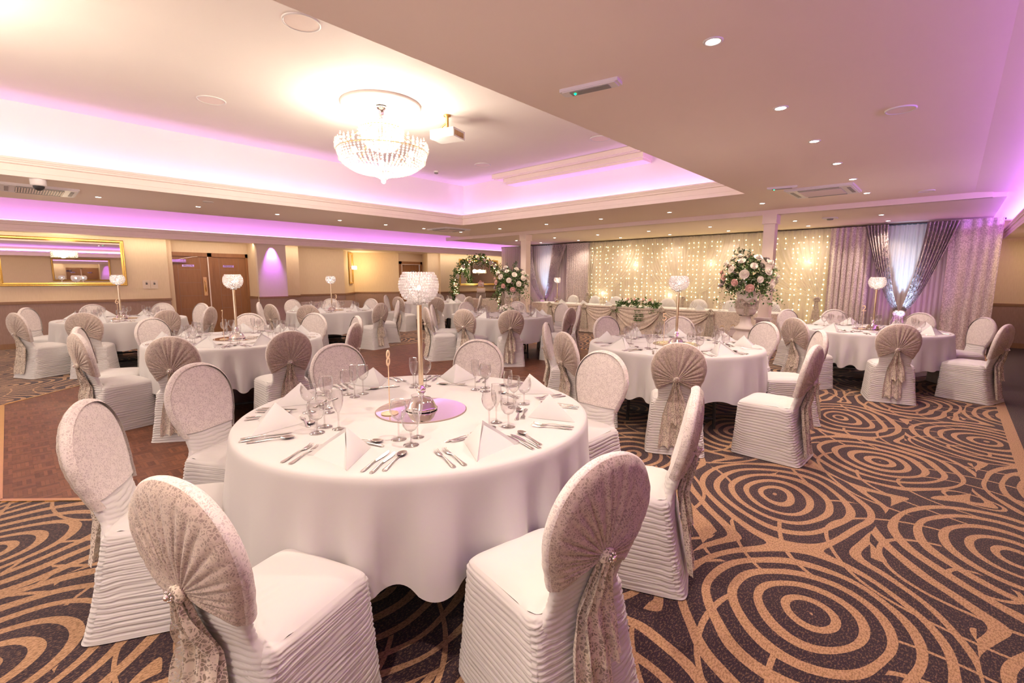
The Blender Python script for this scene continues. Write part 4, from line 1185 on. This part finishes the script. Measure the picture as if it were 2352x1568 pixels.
# chairs behind the top table, napkins and glasses
HC = [-8.70, -7.94, -7.14, -5.53, -4.68, -3.94, -3.06]
fh = None
for k, x in enumerate(HC):
    t = empty('banquet_chair', (x, 11.62, 0), -PI / 2 + r1.uniform(-.25, .25)); tag(t, 'white pleated fan-back chair behind the top table, %s from the left' % ['first', 'second', 'third', 'fourth', 'fifth', 'sixth', 'seventh'][k], 'chair', 'white chairs behind the top table')
    if fh is None:
        cv = cover_mesh(1).build('chair_cover', 'spandex', t); fh = flip_hood(1).build('fan_hood', 'head_linen', t); keep = (cv, fh)
    else:
        for q in keep: c_ = q.copy(); COL.objects.link(c_); c_.parent = t
    t.location.y = 11.78
    if k in (0, 1, 2, 4, 5): ware('napkin', (x + .36, 11.02, .763), PI / 2 + r1.uniform(-.3, .3), 'white tent napkin on the top table, beside the %s fan-back chair from the left' % ['first', 'second', 'third', 'fourth', 'fifth', 'sixth', 'seventh'][k], 'napkin', 'napkins on the top table')
    for q, kd in enumerate(('wine', 'flute')):
        ware(kd, (x + .04 + q * .10, 11.17, .763), 0, '%s on the top table before the %s fan-back chair' % (('tall wine glass', 'champagne flute')[q], ['first', 'second', 'third', 'fourth', 'fifth', 'sixth', 'seventh'][k]), 'glass', 'glasses on the top table')
    ware('knife', (x + .1, 11.0, .763), -PI / 2, 'silver knife on the top table near the %s fan-back chair' % ['first', 'second', 'third', 'fourth', 'fifth', 'sixth', 'seventh'][k], 'knife', 'knives on the top table')

# ------------------------------------------------------------------ urns of flowers
def urn(x, y, zb, label, wh, seed, rz):
    t = empty('pedestal_urn', (x, y, 0), rz); tag(t, 'pale ceramic urn with a lace bow on a bulbous pedestal, ' + wh, 'urn')
    m = MB(); m.lathe([(0, 0), (.17, 0), (.17, .04), (.13, .07), (.19, .20), (.215, .32), (.20, .42), (.15, .50), (.155, .53), (.19, .545), (.19, .57), (.14, .60), (.10, .66), (.09, zb - .02), (.13, zb)], 40); m.build('pedestal', 'urn_ceramic', t)
    m = MB(); m.lathe([(0, zb), (.10, zb), (.15, zb + .03), (.185, zb + .10), (.195, zb + .18), (.18, zb + .28), (.175, zb + .36), (.19, zb + .43), (.205, zb + .455), (.19, zb + .46), (0, zb + .40)], 44); m.build('vase', 'urn_ceramic', t)
    m = MB(); rows = []
    for j in range(9): f = j / 8; rows.append([((.199 - .0 * f + .006 * math.sin(k * .9 + f * 7)) * math.cos(2 * PI * k / 60), (.199 + .006 * math.sin(k * .9 + f * 7)) * math.sin(2 * PI * k / 60), zb + .13 + .15 * f) for k in range(60)])
    m.grid(rows, 0, True, True)
    for sgn in (-1, 1):
        rows = []
        for j in range(8): f = j / 7; rows.append([(sgn * (.02 + .12 * f), -.215 - .02 * math.sin(f * 3 + i), zb + .25 + (i / 6 - .5) * lerp(.03, .11, math.sin(f * PI) if f < .8 else .6) + .04 * f) for i in range(7)])
        m.grid(rows, 0, False, True)
    rows = []
    for j in range(12): f = j / 11; rows.append([((i / 8 - .5) * lerp(.03, .13, f), -.215 - .012 * math.sin(i * 1.8) + .02 * f, zb + .25 - .24 * f) for i in range(9)])
    m.grid(rows, 0, False, True); m.build('lace_bow', 'lace_sash', t)
    u = empty('flower_arrangement', (x, y, zb + .42), rz); tag(u, label, 'flower arrangement', 'round bouquets on the urns')
    r2 = random.Random(seed); m = MB(); m2 = MB()
    def shell(el, az): return Vector((math.cos(el) * math.cos(az), math.cos(el) * math.sin(az), math.sin(el)))
    for k in range(330):
        az = r2.uniform(0, 6.283); el = math.asin(r2.uniform(-.7, 1)); d = shell(el, az); rr = r2.uniform(.18, .36)
        leaves(m if r2.random() < .72 else m2, Vector((0, 0, .28)) + Vector((d.x * rr, d.y * rr, d.z * rr * .95)) * .85, d + Vector((0, 0, -.15)), r2.uniform(.12, .24), 7, r2, 0, lw=.38)
    for k in range(16):
        az = r2.uniform(0, 6.283); leaves(m, (.36 * math.cos(az), .36 * math.sin(az), .10), (math.cos(az), math.sin(az), -.9), .34, 9, r2, 0, lw=.4)
    for k in range(9):
        az = r2.uniform(0, 6.283); d = shell(r2.uniform(.9, 1.4), az); leaves(m2, Vector((0, 0, .28)) + d * .36, d, .30, 14, r2, 0, lw=.28)
    m.build('foliage', 'leaf_green', u); m2.build('dark_foliage', 'leaf_dark', u)
    for k in range(34):
        el = math.asin(-.45 + 1.38 * ((k + .5) / 34)); az = k * 2.399; d = shell(el, az)
        b_ = bloom(u, (d.x * .45, d.y * .45, .26 + d.z * .44), r2.uniform(.060, .085), ('rose_white', 'rose_white', 'rose_pink', 'rose_white', 'rose_mauve')[k % 5], 'bloom')
        b_.rotation_euler = d.to_track_quat('Z', 'Y').to_euler()
urn(-8.84, 9.42, .66, 'round bouquet of roses and greenery on the left-hand urn', 'beside the left-hand column', 3, .74)
urn(-2.80, 9.42, .80, 'round bouquet of roses and greenery on the right-hand urn', 'beside the right-hand column', 8, .28)
t = empty('pedestal', (-2.62, 9.88, 0)); tag(t, 'narrow pale plinth between the right-hand urn and column', 'pedestal')
m = MB(); m.box((-.10, -.10, 0), (.10, .10, .70)); m.build('shaft', 'velvet_mauve', t); m = MB(); m.box((-.13, -.13, .70), (.13, .13, .74)); m.build('cap', 'velvet_mauve', t)
for (x, y, s, lb) in ((-3.12, 9.75, 1, 'larger candle lantern on the floor before the top table'), (-3.40, 9.95, .9, 'smaller candle lantern behind the larger one before the top table')):
    t = empty('candle_lantern', (x, y, 0), .3); tag(t, lb, 'lantern')
    m = MB(); m.box((-.12 * s, -.12 * s, 0), (.12 * s, .12 * s, .03 * s)); m.box((-.12 * s, -.12 * s, .34 * s), (.12 * s, .12 * s, .36 * s))
    for sx_ in (-1, 1):
        for sy in (-1, 1): m.box((sx_ * .105 * s - .012, sy * .105 * s - .012, .03 * s), (sx_ * .105 * s + .012, sy * .105 * s + .012, .34 * s))
    m.build('frame', 'wicker', t)
    m = MB(); m.lathe([(.17 * s, .36 * s), (.07 * s, .48 * s), (.07 * s, .51 * s), (.02 * s, .55 * s), (0, .55 * s)], 4, 0, smooth=False); o = m.build('roof', 'velvet_mauve', t); o.rotation_euler = (0, 0, PI / 4)
    m = MB(); m.lathe([(0, .03 * s), (.035 * s, .03 * s), (.035 * s, .16 * s), (0, .16 * s)], 16); m.build('candle', 'rose_white', t)
    m = MB(); m.ball((0, 0, .19 * s), .018 * s, 5, 0, (.7, .7, 1.6)); m.build('flame', 'candle_glow', t)
    m = MB(); m.tube([(.03 * math.cos(a), 0, .55 * s + .03 * math.sin(a)) for a in [k * PI / 8 for k in range(9)]], .004); m.build('handle', 'brass', t)

# ------------------------------------------------------------------ curtains
YC = 13.30
def folds_sheet(name, x0, x1, y, z0, z1, amp, nf, mat, label, seed, nx=None, hem=0):
    nx = nx or max(40, int(nf * 14)); rows = []
    for j in range(31):
        f = j / 30; z = lerp(z1, z0, f); row = []
        for i in range(nx + 1):
            u = i / nx; ph = u * nf * 2 * PI + 1.6 * nz(u * nf * .35, 0, seed) * 2 + .5 * nz(u * 6, f * 1.2, seed)
            a = amp * (.55 + .45 * f) * (.6 + .8 * abs(nz(u * nf * .5, f * .8, seed + 3)))
            row.append((lerp(x0, x1, u) + a * .3 * math.cos(ph), y + a * math.sin(ph) + .02 * nz(u * 3, f * 2, seed), z))
        rows.append(row)
    m = MB(); m.grid(rows, 0, False, True)
    # gathered heading
    m.grid([[(p[0], p[1] - .015 + .008 * math.sin(i * 2.3), p[2] + .0) for i, p in enumerate(rows[0])], [(p[0], p[1] - .02, p[2] - .05 - .008 * math.sin(i * 1.7)) for i, p in enumerate(rows[0])]], 0, False, True)
    return tag(m.build(name, mat), label, 'curtain')
def swag(name, xt0, xt1, knot, y, ztop, mat, label, nf, amp, p_out=(2.3, 2.3), tail=True, tailw=.35, seed=0, zc=.35, mat_tail=None):
    """curtain gathered from its heading to a tie point, then falling to the floor"""
    m = MB(); kx, kz = knot; nx = int(nf * 12); NJ = 44; rows = []
    for j in range(NJ + 1):
        s = j / NJ; row = []
        for i in range(nx + 1):
            u = i / nx; xt = lerp(xt0, xt1, u)
            reach = abs(xt - kx); p = lerp(p_out[0], p_out[1], u)
            # outer pleats fall longer before sweeping in
            far = reach / max(abs(xt0 - kx), abs(xt1 - kx))
            zz = lerp(ztop, kz, s) - zc * far * math.sin(PI * s ** 1.6) * .55 * (ztop - kz) * .5
            sp = s ** (1.0 + (p - 1) * (.35 + .65 * far))
            x = lerp(xt, kx + (u - .5) * .07, sp)
            ph = u * nf * 2 * PI + nz(u * nf * .3, 0, seed) * 3
            a = amp * (1 - .82 * s)
            row.append((x, y + a * math.sin(ph) - .05 * math.sin(PI * s), zz))
        rows.append(row)
    m.grid(rows, 0, False, True)
    if tail:
        rows = []
        for j in range(16):
            f = j / 15; rows.append([(kx + (i / 40 - .5) * lerp(.07, tailw, f ** .7), y - .03 + .03 * f * math.sin(i * 1.5), lerp(kz, .02, f)) for i in range(41)])
        m.grid(rows, 0, False, True)
    o = tag(m.build(name, mat), label, 'curtain')
    if mat == 'sequin_fabric':
        q = MB(); rq = random.Random(seed)
        for _ in range(420): p = rq.choice(m.v); q.ball((p[0], p[1] - .012, p[2]), rq.choice((.006, .008, .011)), 2)
        q.build('sequins', 'crystal_bead', o)['kind'] = 'stuff'
    t = MB()
    for k in range(10): a = k * .63; t.ball((kx + .045 * math.cos(a), y - .06, kz + .04 * math.sin(a)), .034, 4)
    t.build('tie_rosette', 'lace_sash', o)
    t = MB(); rows = [[(kx + (i / 12 - .5) * lerp(.05, .22, f), y - .085 - .012 * math.sin(i * 1.6), kz - .50 * f) for i in range(13)] for f in [q / 9 for q in range(10)]]
    t.grid(rows, 0, False, True); t.build('tie_tail', 'lace_sash', o)
    return o
b = MB(); b.box((-12.95, YC + .10, 0), (.60, YC + .13, ZF - .06)); 
tag(b.build('backing_drape', 'backing_white'), 'plain white backing sheet behind all the stage curtains', 'curtain')
b = MB(); b.tube([(-13, YC - .02, ZF - .045), (.62, YC - .02, ZF - .045)], .018); tag(b.build('curtain_rail', 'black_metal'), 'long dark rail carrying the stage curtains', 'rail')
folds_sheet('curtain', -12.95, -11.75, YC - .08, .01, ZF - .05, .045, 22, 'silver_voile', 'silver grey curtain at the far left end, beside the flower hoop', 3)
folds_sheet('curtain', -11.95, -9.75, YC - .02, .01, ZF - .05, .03, 24, 'silver_voile', 'plain pale curtain behind the left-hand sequin curtain', 4)
folds_sheet('curtain', -9.80, -8.86, YC - .10, .01, ZF - .05, .05, 16, 'crushed_velvet', 'grey velvet curtain between the left sequin curtain and the lit backdrop', 5)
folds_sheet('curtain', -8.92, -2.12, YC + .05, .01, ZF - .06, .03, 58, 'white_voile', 'sheer white curtain glowing with fairy lights behind the top table', 6, 900)
folds_sheet('curtain', -2.20, -1.42, YC - .10, .01, ZF - .05, .055, 7, 'crushed_velvet', 'grey crushed velvet curtain right of the lit backdrop', 7)
folds_sheet('curtain', -1.60, -.05, YC - .0, .01, ZF - .05, .03, 18, 'silver_voile', 'pale curtain behind the right-hand sequin curtain', 8)
folds_sheet('curtain', -.16, .60, YC - .14, .01, ZF - .03, .05, 4, 'crushed_velvet', 'mauve crushed velvet curtain at the far right end', 9)
swag('sequin_curtain', -11.9, -11.3, (-10.76, .66), YC - .16, ZF - .06, 'sequin_fabric', 'silver sequin curtain swept right to a tie, just behind the left-hand column', 9, .05, (1.1, 1.9), seed=1)
swag('sequin_curtain', -10.35, -9.78, (-10.68, .66), YC - .18, ZF - .06, 'sequin_fabric', 'silver sequin curtain swept left to a tie beside the grey curtain', 8, .05, (1.9, 1.1), False, seed=7)
swag('sequin_curtain', -1.55, -1.14, (-.84, .76), YC - .20, ZF - .05, 'sequin_fabric', 'silver sequin curtain left of the blue-lit gap behind the right-end table', 7, .05, (1.1, 1.9), seed=2)
swag('sequin_curtain', -.52, -.02, (-.77, .76), YC - .22, ZF - .05, 'sequin_fabric', 'silver sequin curtain right of the blue-lit gap behind the right-end table', 8, .05, (1.9, 1.1), False, seed=8)
swag('swag_curtain', -8.90, -6.95, (-8.84, .96), YC - .12, ZF - .05, 'swag_voile', 'sheer white swag tied back at the left of the lit backdrop', 18, .02, (1.2, 2.6), seed=3)
swag('swag_curtain', -7.0, -4.15, (-5.58, .93), YC - .15, ZF - .05, 'swag_voile', 'sheer white swag gathered at the middle of the lit backdrop', 26, .02, (2.2, 2.2), seed=4)
swag('swag_curtain', -4.2, -2.14, (-2.35, 1.0), YC - .12, ZF - .05, 'swag_voile', 'sheer white swag tied back at the right of the lit backdrop', 18, .02, (2.6, 1.2), seed=5)
# fairy lights
t = empty('fairy_light_curtain', (-5.5, YC + .02, ZF - .1)); tag(t, 'curtain of warm yellow fairy lights hanging behind the sheer swags', 'string lights')
r3 = random.Random(4)
for k in range(44):
    x = -3.30 + 6.55 * k / 43 + r3.uniform(-.05, .05); m = MB(); L = r3.uniform(1.7, 2.35); n_ = int(L / .125)
    m.tube([(x, 0, 0), (x, 0, -L)], .0015, 4, 1, False)
    for j in range(n_):
        if r3.random() < .8: m.ball((x + r3.uniform(-.012, .012), -.012, -.12 - j * .125 + r3.uniform(-.02, .02)), .014, 3)
    m.build('light_strand', ['fairy_bulb', 'white_plastic'], t)
for k in range(6): light('fairy_glow', 'POINT', (-8.4 + k * 1.15, YC - .02, 1.0 + .9 * (k % 2)), 1.0, (1, .84, .60), shadow_soft_size=.04)
for (x, lb, e) in ((-10.72, 'left-hand', 220), (-.80, 'right-hand', 330)):
    t = empty('uplighter', (x, YC - .75, 0)); tag(t, 'small LED uplighter on the floor under the %s sequin curtain' % lb, 'uplighter')
    m = MB(); m.lathe([(0, 0), (.07, 0), (.08, .02), (.08, .14), (.07, .15)], 20); m.build('housing', 'black_metal', t)
    m = MB(); m.lathe([(0, .145), (.068, .145)], 20); m.build('lens', 'uplight_lens', t)
    light('uplight_beam', 'SPOT', (x, YC - .75, .18), e, (.40, .70, 1.0), rot=(PI - .46, 0, 0), spot_size=.52, spot_blend=1, shadow_soft_size=.05)
    light('uplight_beam', 'SPOT', (x, YC - .75, .18), e * .08, (.75, .25, 1.0), rot=(PI - .35, 0, 0), spot_size=1.7, spot_blend=1, shadow_soft_size=.05)

# ------------------------------------------------------------------ cake table and flower hoop
CX, CY = -12.55, 11.75
t = empty('cake_table', (CX, CY, 0), .1); tag(t, 'small square cake table draped in grey lace before the flower hoop', 'table')
m = MB(); m.box((-.42, -.42, .70), (.42, .42, .74)); m.build('tabletop', 'table_top', t)
for sx_ in (-1, 1):
    for sy in (-1, 1): m = MB(); m.tube([(sx_ * .38, sy * .38, 0), (sx_ * .38, sy * .38, .70)], .015); m.build('leg', 'black_metal', t)
m = MB(); N = 200; rows = []
def sq(a, s_): ca, sa = math.cos(a), math.sin(a); e = .16; return math.copysign(abs(ca) ** e, ca) * s_, math.copysign(abs(sa) ** e, sa) * s_
for s_ in (0, .2, .40, .435): rows.append([(*sq(2 * PI * k / N, s_), .748) for k in range(N)])
for j in range(1, 14):
    f = j / 13; rows.append([((sq(2 * PI * k / N, .437 + .05 * f + .02 * f * math.sin(k * .55 + 2 * nz(k * .1, 0)))[0]), (sq(2 * PI * k / N, .437 + .05 * f + .02 * f * math.sin(k * .55))[1]), .748 - .70 * f) for k in range(N)])
m.grid(rows, 0, True, True, True)
o = m.build('lace_tablecloth', 'lace_cloth', None, (CX, CY, 0)); o.rotation_euler = (0, 0, .1); tag(o, 'grey lace cloth over the small cake table', 'tablecloth')
t = empty('cake_stand', (CX, CY, .75)); tag(t, 'clear crystal cake stand on the lace cake table', 'cake stand')
m = MB(); m.lathe([(0, 0), (.19, 0), (.19, .012), (0, .012)], 28); m.lathe([(0, .19), (.19, .19), (.19, .2), (0, .2)], 28); m.build('plate', 'thin_glass', t)
m = MB()
for k in range(28):
    for j in range(8): a = 2 * PI * k / 28; m.ball((.17 * math.cos(a), .17 * math.sin(a), .022 + j * .022), .010, 3)
m.build('crystal_strands', 'crystal_bead', t)
t = empty('wedding_cake', (CX, CY, .952)); tag(t, 'two-tier blush wedding cake with gold band on the crystal stand', 'cake')
m = MB(); m.lathe([(0, 0), (.155, 0), (.157, .16), (.150, .17), (0, .17)], 36); m.build('tier', 'cake_icing', t)
m = MB(); m.lathe([(0, .17), (.11, .17), (.112, .21), (0, .212)], 36); m.build('gold_band', 'cake_gold', t)
m = MB(); m.lathe([(0, .21), (.105, .21), (.105, .36), (.098, .37), (0, .37)], 36); m.build('tier', 'cake_icing', t)
for k in range(9):
    a = k * 1.9; b_ = bloom(t, (.09 * math.cos(a) + .02, .09 * math.sin(a) - .03, .23 + k * .022), .032, 'rose_pink', 'sugar_flower'); b_.rotation_euler = Vector((math.cos(a), math.sin(a), .4)).to_track_quat('Z', 'Y').to_euler()
for k in range(4): b_ = bloom(t, (.03 * math.cos(k * 1.6), .03 * math.sin(k * 1.6), .38 + .01 * k), .04, 'rose_pink', 'sugar_flower')
# hoop
HC_ = Vector((-13.25, 12.25, 1.13)); HR = 1.06
hd = Vector((.16, .99, 0)).normalized()      # horizontal direction of the hoop plane
t = empty('flower_hoop', (HC_.x, HC_.y, 0), math.atan2(hd.y, hd.x)); tag(t, 'large round metal hoop wound with greenery, roses and small lights', 'flower hoop')
m = MB(); m.tube([(HR * math.cos(a), 0, HC_.z + HR * math.sin(a)) for a in [2 * PI * k / 64 for k in range(65)]], .014, 8); m.tube([(-.5, -.25, .01), (-.5, .25, .01)], .014); m.tube([(.5, -.25, .01), (.5, .25, .01)], .014); m.tube([(-.5, 0, .01), (-.5, 0, .19)], .014); m.tube([(.5, 0, .01), (.5, 0, .19)], .014); m.build('hoop_frame', 'white_plastic', t)
m = MB(); r4 = random.Random(12)
for k in range(760):
    a = r4.uniform(-.9, 4.05); rr = HR + r4.uniform(-.13, .13); c = (rr * math.cos(a), r4.uniform(-.07, .05), HC_.z + rr * math.sin(a))
    leaves(m, c, (math.cos(a) * r4.uniform(-.8, 1.2) - math.sin(a) * r4.uniform(-1, 1), r4.uniform(-1, .5), math.sin(a) * r4.uniform(-.8, 1.2) + math.cos(a) * r4.uniform(-1, 1)), r4.uniform(.08, .2), 6, r4, 0, lw=.55)
for k in range(14): leaves(m, (.15 + r4.uniform(-.1, .1), -.02, HC_.z + HR), (r4.uniform(-.1, .5), 0, 1), .28, 12, r4, 0, lw=.4)
m.build('foliage', 'leaf_green', t)
for k, (a, s_) in enumerate(((2.35, .10), (2.0, .06), (3.05, .08), (2.75, .09), (3.4, .06), (3.85, .10), (1.05, .10), (.85, .08), (.45, .10), (.25, .08), (-.05, .06), (-.42, .10), (-.55, .08), (-.75, .07), (1.6, .05), (1.35, .06))):
    b_ = bloom(t, (HR * math.cos(a) * .99, -.09, HC_.z + HR * math.sin(a) * .99), s_, ('rose_white', 'rose_pink')[k % 4 == 1], 'rose'); b_.rotation_euler = (PI / 2, 0, 0)
for a0_, a1_ in ((-.9, .8), (.8, 2.4), (2.4, 4.05)):
    m = MB()
    for k in range(26): a = r4.uniform(a0_, a1_); rr = HR + r4.uniform(-.10, .10); m.ball((rr * math.cos(a), -.12, HC_.z + rr * math.sin(a)), .011, 3)
    m.build('string_light', 'arch_bulb', t)
# heart sign hanging in the hoop
t = empty('heart_sign', (HC_.x + .04, HC_.y - .0, HC_.z + .73), math.atan2(hd.y, hd.x)); tag(t, 'white filigree heart sign hanging inside the top of the flower hoop', 'sign')
m = MB(); pts = []
for k in range(49): a = 2 * PI * k / 48; pts.append((.0165 * 16 * math.sin(a) ** 3 * .95, 0, .0165 * (13 * math.cos(a) - 5 * math.cos(2 * a) - 2 * math.cos(3 * a) - math.cos(4 * a)) * .95))
m.tube(pts, .010, 6); 
for k in range(7): z = .14 - k * .05; w_ = max(.02, .22 - max(0, k - 2) * .045); m.tube([(-w_ + 2 * w_ * i / 12, 0, z + .018 * math.sin(i * 2.2 + k)) for i in range(13)], .005, 5)
m.tube([(0, 0, .2), (0, 0, .34)], .003, 5); m.build('filigree', 'white_plastic', t)
# tidy away the prototypes that were never placed
for o in list(COL.objects):
    if o.parent is None and o.location.z < -40:
        for c in list(o.children): bpy.data.objects.remove(c)
        bpy.data.objects.remove(o)
